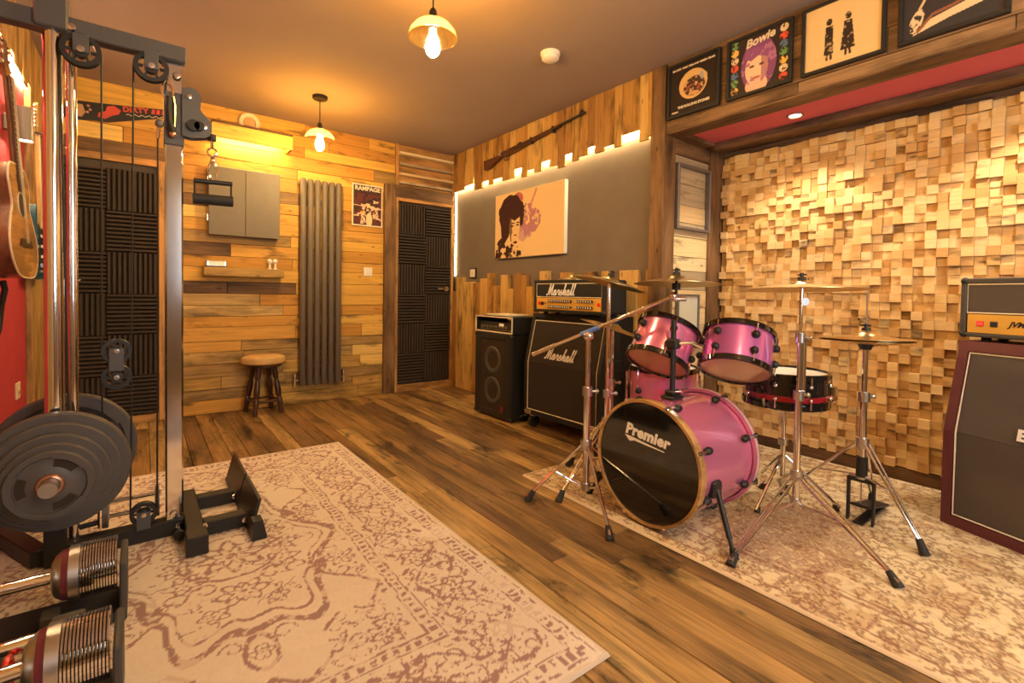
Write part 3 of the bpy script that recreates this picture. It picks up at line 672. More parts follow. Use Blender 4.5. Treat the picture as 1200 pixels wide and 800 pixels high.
text('lettering', 'BIG HITS  HIGH TIDE AND GREEN GRASS', .0155, M['piping'], (2.671, yl-.16, zl+.279), EX, EZ, t, off=.0006)
text('lettering', 'THE ROLLING STONES', .021, M['piping'], (2.671, yl-.165, zl+.042), EX, EZ, t, off=.001)
text('lettering', 'STEREO', .013, M['piping'], (2.671, yl-.04, zl+.018), EX, EZ, t, off=.0006)
def cov2(u, v, im):
    fill(im, u > -1, (.035, .022, .02)); n = vnoise(u, v, 40, 9); n2 = vnoise(u, v, 90, 2)
    pal = [(.75, .48, .12), (.65, .09, .05), (.15, .35, .12), (.70, .58, .38), (.10, .18, .35)]
    for side in (.028, .292):
        for k in range(7):
            c = pal[(k*2+(side > .1)) % 5]; fill(im, ell(u, v, side, .03+.042*k, .022, .02) & (n2 > .38), c)
    fill(im, ell(u, v, .16, .14, .095, .145), (.22, .07, .20)); fill(im, ell(u, v, .15, .12, .062, .09), (.78, .55, .38))
    fill(im, ell(u, v, .15, .03, .06, .05), (.72, .48, .34)); fill(im, ell(u, v, .15, .12, .062, .09) & (u > .175), (.45, .22, .22))
    fill(im, poly(u, v, [(.085, .19), (.12, .165), (.16, .185), (.22, .16), (.235, .22), (.09, .24)]), (.26, .09, .24))
    for x in (.125, .178): fill(im, ell(u, v, x, .135, .014, .007), (.12, .05, .06))
    fill(im, ell(u, v, .15, .07, .022, .007), (.45, .12, .12)); fill(im, (n > .66) & ell(u, v, .16, .14, .095, .145), (.40, .16, .34))
t, yl, zl = framed(1.317, 'black framed record cover with a violet haired portrait between coloured figures', cov2)
text('lettering', 'Bowie', .062, M['piping'], (2.671, yl-.165, zl+.270), (0, -1, .12), (0, .12, 1), t, shear=.3, off=.0018)
def cov3(u, v, im):
    fill(im, u > -1, (.72, .52, .26)); fill(im, vnoise(u, v, 9, 3) > .6, (.68, .48, .235), .6); D = (.035, .022, .018)
    for x, w_ in ((.105, .020), (.185, .030)):
        fill(im, ell(u, v, x, .215, .013, .017), D); fill(im, poly(u, v, [(x-.016, .195), (x+.016, .195), (x+w_, .06), (x-w_, .06)]), D); fill(im, stroke(u, v, [(x-.006, .06), (x-.008, .035)], .005) | stroke(u, v, [(x+.008, .06), (x+.010, .035)], .005), D)
    fill(im, vnoise(u, v, 80, 9) > .66, (.72, .52, .26), .5)
framed(.920, 'black framed cream record cover with two dark standing shapes', cov3)
def cov4(u, v, im):
    fill(im, u > -1, (.040, .036, .042)); n = vnoise(u, v, 70, 6)
    c = [(.05, .02), (.10, .075), (.16, .085), (.21, .10), (.235, .15), (.262, .17), (.272, .135), (.30, .12)]
    fill(im, poly(u, v, [(.03, .012), (.08, .06), (.14, .075), (.20, .09), (.235, .14), (.262, .16), (.268, .125), (.305, .10), (.305, .075), (.15, .045)]), (.75, .55, .36))
    fill(im, stroke(u, v, [(x, y+.006) for x, y in c], .006), (.26, .10, .06))
    fill(im, ell(u, v, .045, .07, .022, .05, -.3) & (n > .46), (.72, .56, .38)); fill(im, stroke(u, v, [(.055, .12), (.075, .16)], .005), (.6, .45, .3))
    fill(im, ell(u, v, .275, .165, .015, .03) & (n > .5), (.6, .45, .3)); fill(im, stroke(u, v, [(.10, .25), (.19, .265)], .006), (.7, .55, .35))
framed(.522, 'black framed dark record cover with a pale winding road shape', cov4)

# stencil portrait canvas on the grey wall
t = thing('canvas_picture', (2.71, 3.32, 1.345), 'cream canvas print of a dark stencilled face with violet splash', 'canvas')
MB().box(2.6905, 2.729, 2.845, 3.800, 1.345, 1.940, .003).build('stretcher_body', M['white'], t, 0)
u, v, im = canvas(.953, .593, .0035); fill(im, u > -1, (.74, .53, .27)); n = vnoise(u, v, 14, 21, 4); n2 = vnoise(u, v, 40, 8, 3); K = (.05, .018, .016)
fill(im, (np.hypot((u-.52)/.20, (v-.32)/.20) < .55+.9*(n-.35)) & (n2 > .38), (.36, .13, .22), .85)
fill(im, (np.hypot((u-.46)/.16, (v-.22)/.12) < .5+1.0*(n-.4)), (.40, .20, .30), .6)
fill(im, stroke(u, v, [(.50, .40), (.56, .50), (.60, .57)], .012) & (n2 > .35), (.45, .18, .22), .8)
fill(im, ell(u, v, .35, .52, .07, .06) & (n2 > .36), (.42, .07, .09), .9)
hair = np.hypot((u-.25)/.185, (v-.40)/.17) < 1+.35*(n-.5)
fill(im, hair | poly(u, v, [(.08, .40), (.20, .42), (.22, .20), (.14, .12), (.10, .20)]), K)
face = poly(u, v, [(.235, .36), (.30, .33), (.375, .36), (.38, .26), (.355, .19), (.33, .12), (.285, .10), (.24, .16), (.22, .25)])
fill(im, face, (.72, .50, .25)); n3 = vnoise(u, v, 26, 77, 3)
for e_ in ((.265, .285, .024, .008), (.345, .29, .022, .008), (.275, .31, .03, .006), (.35, .312, .026, .006), (.315, .135, .032, .010), (.315, .20, .022, .006)): fill(im, ell(u, v, *e_), K)
fill(im, face & (u < .245+.03*n3), K, .8)
fill(im, poly(u, v, [(.0, .0), (.30, .0), (.34, .08), (.24, .14), (.17, .10), (.12, .20), (.04, .16)]) & (n3 > .46), K)
fill(im, ell(u, v, .36, .05, .05, .05) & (n2 > .55), K)
grid_obj('canvas_print', u, v, im, (2.6900, 3.799, 1.346), EX, EZ, M['canvas_print'], t)

# poster on the pallet boards
t = thing('poster', (1.735, 4.598, 1.645), 'red and black band poster with cream edge beside the radiator', 'poster')
MB().box(1.585, 1.885, 4.594, 4.598, 1.645, 2.045).build('paper', M['piping'], t, 0)
u, v, im = canvas(.276, .376, .0028); fill(im, u > -1, (.10, .022, .018)); n = vnoise(u, v, 38, 5, 3); n2 = vnoise(u, v, 70, 15, 2); rp = random.Random(4)
fill(im, v > .30, (.045, .02, .018)); fill(im, n > .60, (.03, .015, .015))
for k in range(7):
    x, y = rp.choice((.03, .06, .22, .25)), rp.uniform(.03, .28); a = rp.uniform(-.6, .6); fill(im, stroke(u, v, [(x-.02, y-.02*a), (x+.02, y+.02*a)], .006), (.72, .50, .36))
for x, y, c in ((.095, .12, (.75, .33, .03)), (.145, .20, (.72, .52, .22)), (.185, .18, (.68, .50, .30)), (.225, .17, (.6, .45, .3)), (.10, .19, (.6, .38, .25))):
    fill(im, ell(u, v, x, y, .026, .024), c); fill(im, ell(u, v, x, y+.02, .026, .014), K); fill(im, poly(u, v, [(x-.012, y-.02), (x+.012, y-.02), (x+.028, y-.11), (x-.028, y-.11)]) & (n2 > .42), (.66, .46, .30))
fill(im, ell(u, v, .155, .05, .03, .07), (.74, .56, .32)); fill(im, stroke(u, v, [(.0, .185), (.09, .18)], .003), (.7, .5, .35))
grid_obj('poster_print', u, v, im, (1.597, 4.5935, 1.657), (1, 0, 0), EZ, M['print'], t)
text('lettering', 'RAMPAGE', .056, M['piping'], (1.735, 4.593, 2.003), (1, 0, 0), EZ, t, off=.002, ext=.0003)

# empty frame and framed panel on the alcove end wall
t = thing('empty_frame', (3.02, 1.91, 1.475), 'empty grey picture frame on the pale boards of the alcove', 'frame')
for a in ((2.80+.01, 2.828, 1.465, 1.90), (3.185, 3.203, 1.465, 1.90), (2.828, 3.185, 1.465, 1.483), (2.828, 3.185, 1.882, 1.90)):
    MB().box(a[0], a[1], 1.885, 1.921, a[2], a[3], .002).build('frame_rail', M['framegrey'], t, 0)
t = thing('wall_hatch', (2.98, 1.92, .70), 'pale grey hatch in a dark frame low on the alcove boards', 'hatch')
for a in ((2.85, 2.865, .70, 1.03), (3.095, 3.11, .70, 1.03), (2.865, 3.095, .70, .715), (2.865, 3.095, 1.015, 1.03)):
    MB().box(a[0], a[1], 1.895, 1.921, a[2], a[3], .002).build('frame_rail', M['framegrey'], t, 0)
MB().box(2.865, 3.095, 1.906, 1.921, .715, 1.015).build('panel', M['mint'], t, 0)

# smoke alarm
t = thing('smoke_alarm', (2.001, 2.267, H), 'round white smoke alarm on the mauve grey ceiling', 'smoke alarm')
MB().lathe([(0, 0), (.060, 0), (.060, -.014), (.056, -.018), (0, -.018)], (2.001, 2.267, H), (0, 0, 1), 32).build('base', M['white'], t)
MB().lathe([(0, -.018), (.053, -.018), (.055, -.024), (.052, -.040), (.044, -.046), (0, -.048)], (2.001, 2.267, H), (0, 0, 1), 32).build('cover', M['white'], t)

# rifle on the upper uprights
t = thing('rifle', (2.66, 3.27, 2.26), 'old bolt-action rifle with dark walnut stock on the upper boards', 'rifle')
A = Vector((2.66, 3.937, 2.262)); B = Vector((2.66, 2.603, 2.372)); e = (B-A).normalized(); n_ = Vector((1, 0, 0)); u_ = e.cross(n_); u_ = u_ if u_.z > 0 else -u_
L = (B-A).length
stock = [(0, -.050), (.06, -.055), (.20, -.020), (.27, -.005), (.33, -.020), (.62, -.008), (.98, .004), (1.06, .008), (1.06, .024), (.62, .026), (.36, .026), (.29, .022), (.24, .018), (.16, .024), (.0, .035)]
MB().prism(stock, A+n_*(-.016), e, u_, n_*.034).build('stock', M['walnut'], t, 0)
MB().prism([(-.006, -.052), (.004, -.052), (.004, .037), (-.006, .037)], A+n_*(-.018), e, u_, n_*.038).build('butt_plate', M['black'], t, 0)
MB().cyl(A+e*.36+u_*.027, A+e*(L)+u_*.020, .0105, .008, 12).build('barrel', M['black'], t)
MB().cyl(A+e*.27+u_*.027, A+e*.47+u_*.027, .0145, n=14).build('receiver', M['black'], t)
MB().tube([A+e*.31+u_*.03, A+e*.31+u_*.035-n_*.03, A+e*.30+u_*.0-n_*.045], .005).sphere(A+e*.30-n_*.045, .010).build('bolt', M['steel'], t)
MB().tube([A+e*.30-u_*.012, A+e*.31-u_*.045, A+e*.345-u_*.055, A+e*.38-u_*.045, A+e*.39-u_*.015], .004).tube([A+e*.345-u_*.015, A+e*.338-u_*.042], .003).build('trigger_guard', M['black'], t)
for f in (.66, .92): MB().obox(A+e*f*1.07+u_*.010, (.010, .019, .026), (e, n_, u_), .003).build('barrel_band', M['black'], t, 0)
MB().prism([(1.27, .02), (1.33, .02), (1.315, .05), (1.30, .055), (1.285, .045)], A-n_*.003, e, u_, n_*.006).build('front_sight', M['black'], t, 0)
MB().prism([(.50, .036), (.56, .036), (.555, .05), (.52, .045)], A-n_*.006, e, u_, n_*.012).build('rear_sight', M['black'], t, 0)
# ------------------------------------------------------------------ rugs
M['rug'] = colattr('woven cream rug', .95, .5, 700, .1); M['rug2'] = colattr('woven persian rug', .95, .5, 700, .1)
def rosette(u, v, x, y, R, k, ph=0):
    r = np.hypot(u-x, v-y)/R; th = np.arctan2(v-y, u-x)+ph
    e = 1+.22*np.cos(k*th)
    m = (np.abs(r-.82*e) < .10) | (np.abs(r-.48*(1+.3*np.cos(k*th+PI))) < .09) | (r < .14)
    return m & (r < 1.3)
def curl(u, v, x, y, R, ph, sgn):
    r = np.hypot(u-x, v-y)/R; th = (np.arctan2(v-y, u-x)*sgn+ph) % (2*PI)
    return (np.abs(r-(.25+.75*th/(2*PI))) < .10) & (r < 1.05)
RX0, RX1, RY0, RY1 = -.515, 1.045, .884, 3.248
u, v, im = canvas(RX1-RX0, RY1-RY0, .0052); wU, hV = RX1-RX0, RY1-RY0
nz_ = vnoise(u, v, 60, 31, 3); nb = vnoise(u, v, 5, 12, 3); nf = vnoise(u, v, 160, 3, 2)
wu = (vnoise(u, v, 18, 41, 2)-.5)*.018; wv = (vnoise(u, v, 18, 43, 2)-.5)*.018
fill(im, u > -1, (.65, .56, .46)); fill(im, nb > .5, (.69, .60, .50), .5); fill(im, nf > .55, (.59, .50, .41), .35)
# fold one quarter: the design is mirrored along both axes
a = np.minimum(u, wU-u)+wu; b = np.minimum(v, hV-v)+wv; e = np.minimum(a, b); al = np.where(a < b, b, a)
m = np.zeros(u.shape, bool)
m |= (np.abs(e-.030) < .004) & (nz_ > .4)
m |= (e > .045) & (e < .078) & (((al/.030) % 1) < .62) & (nz_ > .43)
m |= (np.abs(e-.085) < .003); m |= (np.abs(e-.335) < .0035); m |= (np.abs(e-.375) < .0035)
m |= (e > .345) & (e < .365) & (((al/.034) % 1) < .5)
per = .255
k_ = np.round(al/per); lx = al-k_*per; ly = e-.21
big = (k_ % 2 == 0)
m |= big & rosette(lx, ly, 0, 0, .078, 8); m |= ~big & rosette(lx, ly, 0, .01, .062, 6, .3)
for sx_ in (-1, 1):
    m |= curl(lx, ly, sx_*.105, .045, .040, 0, sx_); m |= curl(lx, ly, sx_*.10, -.055, .042, 2.1, -sx_)
    m |= np.abs(ly-.085*np.sin(al/per*PI*sx_+.7)) < .006
    m |= ell(lx, ly, sx_*.062, .085, .024, .010, .7*sx_) | ell(lx, ly, sx_*.06, -.085, .024, .010, -.7*sx_)
# field ornament growing in from the border
env = .40+.155*np.abs(np.cos(al/.47*PI))**1.5+np.where((a < .62) & (b < .62), .10, 0)
fl = (e > .385) & (e < env)
m |= (np.abs(e-env) < .008) & (e > .39)
k2 = np.round(al/.235); l2 = al-k2*.235
m |= fl & rosette(l2, e-.45, 0, 0, .055, 7, .2); m |= fl & (curl(l2, e-.455, .085, .02, .04, 1, 1) | curl(l2, e-.455, -.085, .02, .04, 1, -1))
m |= fl & ell(l2, e-.53, .0, .0, .03, .016) | (fl & rosette(l2, e-.56, .06, 0, .03, 5))
# central medallion
cx = np.abs(u-wU/2)+wu; cy = np.abs(v-hV/2)+wv; r = np.hypot(cx/.40, cy/.66); th = np.arctan2(cy/.66, cx/.40)
sc = 1+.10*np.cos(6*th)+.05*np.cos(12*th)
m |= (np.abs(r-.80*sc) < .028); m |= (np.abs(r-.70*sc) < .012)
inn = r < .68*sc
m |= inn & (rosette(cx, cy, 0, 0, .12, 8) | rosette(cx, cy, .15, .12, .06, 6) | rosette(cx, cy, .0, .27, .075, 7) | rosette(cx, cy, .17, .0, .06, 6) | rosette(cx, cy, .09, .36, .04, 5))
m |= inn & (curl(cx, cy, .10, .20, .05, 0, 1) | curl(cx, cy, .19, .20, .045, 2, -1) | curl(cx, cy, .08, .10, .03, 1, 1) | (np.abs(np.hypot(cx, cy)-.165) < .006))
m |= (ell(cx, cy, 0, .60, .05, .09) & ~ell(cx, cy, 0, .60, .036, .072)) | rosette(cx, cy, 0, .60, .035, 5) | curl(cx, cy, .07, .55, .035, 0, 1)
nl_ = vnoise(u, v, 34, 71, 2); lf = np.abs(nl_-.5) < .035
m |= lf & (e > .10) & (e < .325) & (vnoise(u, v, 12, 72, 2) > .42)
m |= lf & (e > .39) & (e < env-.01) & (vnoise(u, v, 12, 73, 2) > .45)
m |= lf & inn & (vnoise(u, v, 12, 74, 2) > .5)
wear = (nz_ > .40) & (vnoise(u, v, 8, 55, 2) > .22)
fill(im, m & wear, (.28, .155, .145), .88); fill(im, m & ~wear, (.50, .38, .31), .6)
fill(im, e < .014, (.60, .485, .37))
rug = thing('rug', ((RX0+RX1)/2, (RY0+RY1)/2, 0), 'cream rug with faded mauve floral border and medallion', 'rug')
zf = np.full(u.shape, 0.); edge = np.minimum(np.minimum(u, wU-u), np.minimum(v, hV-v)); zf = .010*np.clip(edge/.006, 0, 1)+(nf-.5)*.0012*np.clip(edge/.006, 0, 1)
grid_obj('pile', u, v, im, (RX0, RY0, .0012), (1, 0, 0), (0, 1, 0), M['rug'], rug, zf)
# persian rug under the drums
QX0, QX1, QY0, QY1 = 1.682, 3.36, -.62, 2.085
u, v, im = canvas(QX1-QX0, QY1-QY0, .0056); wU, hV = QX1-QX0, QY1-QY0
n1 = vnoise(u, v, 7, 61, 4); n2 = vnoise(u, v, 22, 62, 3); n3 = vnoise(u, v, 70, 63, 2); n4 = vnoise(u, v, 3, 64, 2)
w1 = (vnoise(u, v, 10, 65, 2)-.5)*.06; w2 = (vnoise(u, v, 10, 66, 2)-.5)*.06
fill(im, u > -1, (.60, .465, .265)); fill(im, n1 > .52, (.66, .53, .33), .8); fill(im, n1 < .40, (.50, .33, .18), .7)
a = np.minimum(u, wU-u); b = np.minimum(v, hV-v); e = np.minimum(a, b)+w1*.15; al = np.where(a < b, b, a)
m = np.zeros(u.shape, bool); lat = .29
for ox, oy, R_, kk in ((0, 0, .105, 8), (.145, .145, .085, 6)):
    p = (u+w1+ox) % lat-lat/2; q_ = (v+w2+oy) % lat-lat/2
    m |= rosette(p, q_, 0, 0, R_, kk); m |= curl(p, q_, .08, .06, .05, 1, 1) | curl(p, q_, -.08, -.06, .05, 2, -1)
m |= (np.abs(n2-.5) < .022); m |= (np.abs(n1-.52) < .010)
fill(im, m & (n3 > .36), (.19, .095, .05), .72)
fill(im, (np.abs(n2-.42) < .03) & (n4 > .48), (.25, .125, .07), .7); fill(im, (n2 > .63), (.70, .58, .36), .7)
med = np.hypot((u-.52+w1)/.36, (v-1.50+w2)/.26) < 1.0
fill(im, med & (n3 > .34), (.17, .055, .04), .62); fill(im, med & m, (.50, .36, .22), .6)
fill(im, (np.abs(e-.20) < .006) | (np.abs(e-.06) < .005) | (np.abs(e-.23) < .004), (.22, .09, .06), .7)
fill(im, (e < .2) & (e > .06) & (((al/.11) % 1) < .12) & (n3 > .4), (.25, .10, .07), .5)
fill(im, e < .013, (.66, .50, .33)); fill(im, n3 > .62, (.66, .53, .34), .35)
rug2 = thing('rug', ((QX0+QX1)/2, (QY0+QY1)/2, 0), 'worn cream and maroon persian rug under the drum kit', 'rug')
edge = np.minimum(np.minimum(u, wU-u), np.minimum(v, hV-v)); zf = .008*np.clip(edge/.006, 0, 1)+(n3-.5)*.001*np.clip(edge/.006, 0, 1)
grid_obj('pile', u, v, im, (QX0, QY0, .0012), (1, 0, 0), (0, 1, 0), M['rug2'], rug2, zf)
# ------------------------------------------------------------------ amplifiers (local frame: x right along the front, y into the case, z up)
def ampT(x, y, z, fx):
    fx = Vector(fx).normalized(); up = Vector((0, 0, 1)); d = up.cross(fx)      # d points into the case
    m = Matrix((fx, d, up)).transposed().to_4x4(); m.translation = Vector((x, y, z)); return m
def corner(t, x, y, z, mat='black', r=.018): MB().sphere((x, y, z), r, 10, 6).build('corner_cap', M[mat], t)
# slanted 4x12 cabinet with white piping, on castors
MB.T = ampT(2.325, 2.872, 0, (.030, -1, 0)); Wd, z0, zt, dp, kz, sl = .75, .108, .868, .335, .50, .085
base = MB.T @ Vector((Wd/2, dp/2, 0))
t = thing('speaker_cabinet', base, 'black slant-front speaker cabinet on castors under the gold-panelled head', 'speaker cabinet')
prof = [(0.018, z0), (dp, z0), (dp, zt), (sl+.018, zt), (.018, kz)]
MB().prism(prof, (0, 0, 0), (0, 1, 0), (0, 0, 1), (Wd, 0, 0)).build('case', M['tolex'], t, 0)
for x0, x1 in ((0, .028), (Wd-.028, Wd)):
    MB().prism([(0, z0), (.018, z0), (.018, kz), (sl+.018, zt), (sl, zt), (0, kz)], (x0, 0, 0), (0, 1, 0), (0, 0, 1), (x1-x0, 0, 0)).build('front_rail', M['tolex'], t, 0)
MB().box(.028, Wd-.028, 0, .018, z0, z0+.03).build('front_rail', M['tolex'], t, 0)
MB().prism([(sl-.006, zt-.030), (sl+.018, zt-.030), (sl+.018, zt), (sl, zt)], (.028, 0, 0), (0, 1, 0), (0, 0, 1), (Wd-.056, 0, 0)).build('front_rail', M['tolex'], t, 0)
g1 = MB().box(.040, Wd-.040, .008, .018, z0+.045, kz).build('lower_grille', M['grille'], t, 0)
q = Vector((0, sl, zt-kz)).normalized(); nn = Vector((0, -q.z, q.y))
g2 = MB().prism([(.040, .0), (Wd-.040, 0), (Wd-.040, .315), (.040, .315)], Vector((0, .018, kz)), (1, 0, 0), q, nn*.010).build('upper_grille', M['grille'], t, 0)
pp = [(.034, .006, z0+.038), (Wd-.034, .006, z0+.038), (Wd-.034, .006, kz), Vector((Wd-.034, .006, kz))+q*.322, Vector((.034, .006, kz))+q*.322, (.034, .006, kz)]
MB().tube(pp, .0042, 6, closed=True).build('piping', M['piping'], t)
script_word('logo', 'Marshall', .080, M['logo'], Vector((.355, .008, kz))+q*.085+nn*.004, (1, 0, 0), q, t)
for x in (.045, Wd-.045): MB().box(x-.035, x+.035, -.004, .03, z0-.002, z0+.03, .004).build('corner_plate', M['nickel'], t, 0)
for x in (.06, Wd-.06):
    for y in (.05, dp-.05):
        w = MB().cyl((x-.014, y, .048), (x+.014, y, .048), .047, n=20).build('castor', M['rubber'], t); MB().box(x-.024, x+.024, y-.02, y+.02, .085, z0).build('castor_fork', M['steel'], w, 0)
MB().box(Wd-.001, Wd+.004, .12, .24, .50, .58, .002).build('handle_plate', M['black'], t, 0)
# gold panelled head on top
def head(T, Wd, hh, dp, label, logo, panel_h, knobs, red_pos, tx='tolex'):
    MB.T = T; base = MB.T @ Vector((Wd/2, dp/2, -.018))
    t = thing('amplifier_head', base, label, 'amplifier')
    MB().box(0, Wd, .014, dp, 0, hh, .012).build('case', M[tx], t, 0)
    for a in ((0, .022, 0, hh), (Wd-.022, Wd, 0, hh), (.022, Wd-.022, hh-.024, hh), (.022, Wd-.022, 0, .018)):
        MB().box(a[0], a[1], 0, .014, a[2], a[3], .004).build('front_rail', M[tx], t, 0)
    MB().box(.028, Wd-.028, .006, .014, panel_h+.022, hh-.028).build('front_panel', M['tolex' if tx == 'tolex' else 'grille2'], t, 0)
    pn = MB().box(.03, Wd-.03, .002, .014, .020, panel_h+.016).build('control_panel', M['goldpanel'], t, 0)
    MB().tube([(.026, .006, panel_h+.022), (Wd-.026, .006, panel_h+.022), (Wd-.026, .006, hh-.027), (.026, .006, hh-.027)], .0032, 6, closed=True).build('piping', M['piping'], t)
    for x in (.012, Wd-.012):
        for z in (.012, hh-.012): MB().sphere((x, .010, z), .017, 10, 6).build('corner_cap', M['black'], t)
    for x in (.07, Wd-.07):
        for y in (.06, dp-.05): MB().cyl((x, y, -.018), (x, y, .002), .018, n=14).build('foot', M['rubber'], t)
    zc = (.020+panel_h+.016)/2
    for k, x in enumerate(red_pos): MB().box(x, x+.026, -.004, .004, zc-.012, zc+.012, .002).build('power_switch', M['red' if k == 0 else 'black'], t, 0)
    kb = MB(); kt = MB()
    for x, dz in knobs:
        kb.cyl((x, .004, zc+dz), (x, -.014, zc+dz), .0095, .008, 12); kt.cyl((x, -.0135, zc+dz), (x, -.0150, zc+dz), .0055, n=10)
    ob = kb.build('knobs', M['black'], t); ob['kind'] = 'stuff'
    ob2 = kt.build('knob_caps', M['logo'], t); ob2['kind'] = 'stuff'
    return t
kn = [(.165+.0215*i, dz) for dz in (-.021, .021) for i in list(range(11))+list(range(13, 20))]
T1 = ampT(2.335, 2.785, .886, (.030, -1, 0))
t = head(T1, .68, .232, .235, 'black amplifier head with gold knob panel beside the cymbals', 'x', .088, kn, (.05, .082))
script_word('logo', 'Marshall', .076, M['logo'], (.275, .004, .160), (1, 0, 0), (0, 0, 1), t)
MB().cyl((.632, .004, .064), (.632, -.004, .064), .012, n=14).build('jewel_lamp', M['red'], t)
MB().tube([(.10+.004*k, .0015, .063+.004*math.sin(k*1.7)) for k in range(9)], .0016, 5).build('panel_script', M['black'], t)
# small bass amplifier stack beside it
MB.T = ampT(2.262, 3.465, 0, (.006, -1, 0)); Wd, dp = .50, .36
t = thing('speaker_cabinet', MB.T @ Vector((Wd/2, dp/2, 0)), 'tall narrow black speaker cabinet with two cones beside the far door', 'speaker cabinet')
MB().box(0, Wd, .012, dp, .018, .695, .010).build('case', M['tolex'], t, 0)
for a in ((0, .075, .018, .695), (Wd-.075, Wd, .018, .695)): MB().box(a[0], a[1], .0, .012, a[2], a[3], .004).build('front_rail', M['black'], t, 0)
for a in ((.075, Wd-.075, .64, .695), (.075, Wd-.075, .018, .07)): MB().box(a[0], a[1], .0, .012, a[2], a[3], .004).build('front_rail', M['black'], t, 0)
for z in (.225, .475):
    MB().lathe([(0, .012), (.03, .010), (.036, .02), (.085, -.001), (.100, -.003), (.112, .004), (.112, .012)], (Wd/2, .0, z), (0, 1, 0), 32).build('speaker_cone', M['tolexgrey'], t)
gr = MB().box(.075, Wd-.075, .006, .0115, .07, .64).build('grille', M['mesh_grille'], t, 0)
MB().lathe([(0, .003), (.022, .002), (.026, 0)], (Wd-.11, -.001, .095), (0, 1, 0), 20).build('badge', M['burgundy'], t)
for x in (.05, Wd-.05):
    for y in (.05, dp-.05): MB().cyl((x, y, 0), (x, y, .02), .02, n=12).build('foot', M['rubber'], t)
for x in (.01, Wd-.01):
    for z in (.03, .674): MB().sphere((x, .012, z), .02, 10, 6).build('corner_cap', M['black'], t)
MB().tube([(Wd+.002, .10+.012*k, .045+.014*(k % 2)) for k in range(7)], .003, 5).build('side_emblem', M['steel'], t)
MB.T = ampT(2.262, 3.470, .697, (.006, -1, 0)); Wd, hh, dp = .51, .132, .34
t = thing('amplifier_head', MB.T @ Vector((Wd/2, dp/2, 0)), 'small rack-cased bass amplifier with cream edging on the narrow cabinet', 'amplifier')
MB().box(0, Wd, .01, dp, 0, .008).box(0, Wd, .01, dp, hh-.008, hh).box(0, .008, .01, dp, .008, hh-.008).box(Wd-.008, Wd, .01, dp, .008, hh-.008).build('case', M['tolex'], t, 0)
for a in ((0, Wd, 0, .012), (0, Wd, hh-.010, hh), (0, .010, .012, hh-.010), (Wd-.010, Wd, .012, hh-.010)): MB().box(a[0], a[1], 0, .012, a[2], a[3], .003).build('edge_trim', M['piping'], t, 0)
MB().box(.012, Wd-.012, .035, dp-.01, .012, .085).build('chassis', M['black'], t, 0)
kb = MB()
for i in range(9): kb.cyl((.07+.042*i, .036, .045), (.07+.042*i, .018, .045), .011, n=12)
o = kb.build('knobs', M['steel'], t); o['kind'] = 'stuff'
MB().box(.03, Wd-.03, .033, .036, .020, .026).build('panel_line', M['steel'], t, 0)
MB().box(.30, .36, .032, .036, .055, .075).build('badge', M['logo'], t, 0)
MB.T = None
tag(MB().box(2.33, 2.53, 3.08, 3.40, .8305, .8445, .003).build('notebook', M['piping'], smooth=0), 'flat cream folder lying on the small bass amplifier', 'folder')
# oxblood cabinet and head in the alcove
fx = Vector((-.370, -.929, 0)).normalized(); MB.T = ampT(2.888, .540, .009, fx); Wd, zt, dp, kz, sl = .76, .825, .34, .42, .085
t = thing('speaker_cabinet', MB.T @ Vector((Wd/2, dp/2, 0)), 'oxblood red slant-front speaker cabinet in front of the pine blocks', 'speaker cabinet')
MB().prism([(.016, 0), (dp, 0), (dp, zt), (sl+.016, zt), (.016, kz)], (0, 0, 0), (0, 1, 0), (0, 0, 1), (Wd, 0, 0)).build('case', M['purple_tolex'], t, 0)
for x0, x1 in ((0, .038), (Wd-.038, Wd)):
    MB().prism([(0, 0), (.016, 0), (.016, kz), (sl+.016, zt), (sl, zt), (0, kz)], (x0, 0, 0), (0, 1, 0), (0, 0, 1), (x1-x0, 0, 0)).build('front_rail', M['purple_tolex'], t, 0)
MB().box(.038, Wd-.038, 0, .016, 0, .045).build('front_rail', M['purple_tolex'], t, 0)
q = Vector((0, sl, zt-kz)).normalized(); nn = Vector((0, -q.z, q.y))
MB().prism([(sl-.010, zt-.045), (sl+.016, zt-.045), (sl+.016, zt), (sl, zt)], (.038, 0, 0), (0, 1, 0), (0, 0, 1), (Wd-.076, 0, 0)).build('front_rail', M['purple_tolex'], t, 0)
MB().box(.050, Wd-.050, .008, .016, .058, kz).build('lower_grille', M['grille2'], t, 0)
MB().prism([(.050, 0), (Wd-.050, 0), (Wd-.050, .353), (.050, .353)], Vector((0, .016, kz)), (1, 0, 0), q, nn*.008).build('upper_grille', M['grille2'], t, 0)
MB().tube([(.044, .006, .052), (Wd-.044, .006, .052), (Wd-.044, .006, kz), Vector((Wd-.044, .006, kz))+q*.36, Vector((.044, .006, kz))+q*.36, (.044, .006, kz)], .004, 6, closed=True).build('piping', M['piping'], t)
text('logo', 'E', .062, M['logo'], Vector((.272, .006, kz))+q*.045+nn*.006, (1, 0, 0), q, t, ext=.003, off=.003)
T2 = ampT(2.888, .540, .853, fx) @ Matrix.Translation((-.008, sl+.005, 0))
kn = [(.285+.026*i, dz) for dz in (-.02, .02) for i in range(16)]
t = head(T2, .735, .262, .22, 'dark grey amplifier head with lit red switch on the oxblood cabinet', 'x', .086, kn, (.065, .115), 'tolexgrey')
text('lettering', 'JVM', .032, M['black'], (.205, .001, .062), (1, 0, 0), (0, 0, 1), t, shear=.4, off=.001)
MB().box(.066, .090, -.006, -.003, .054, .070, .001).build('switch_light', M['redlit'], t, 0)
MB.T = None
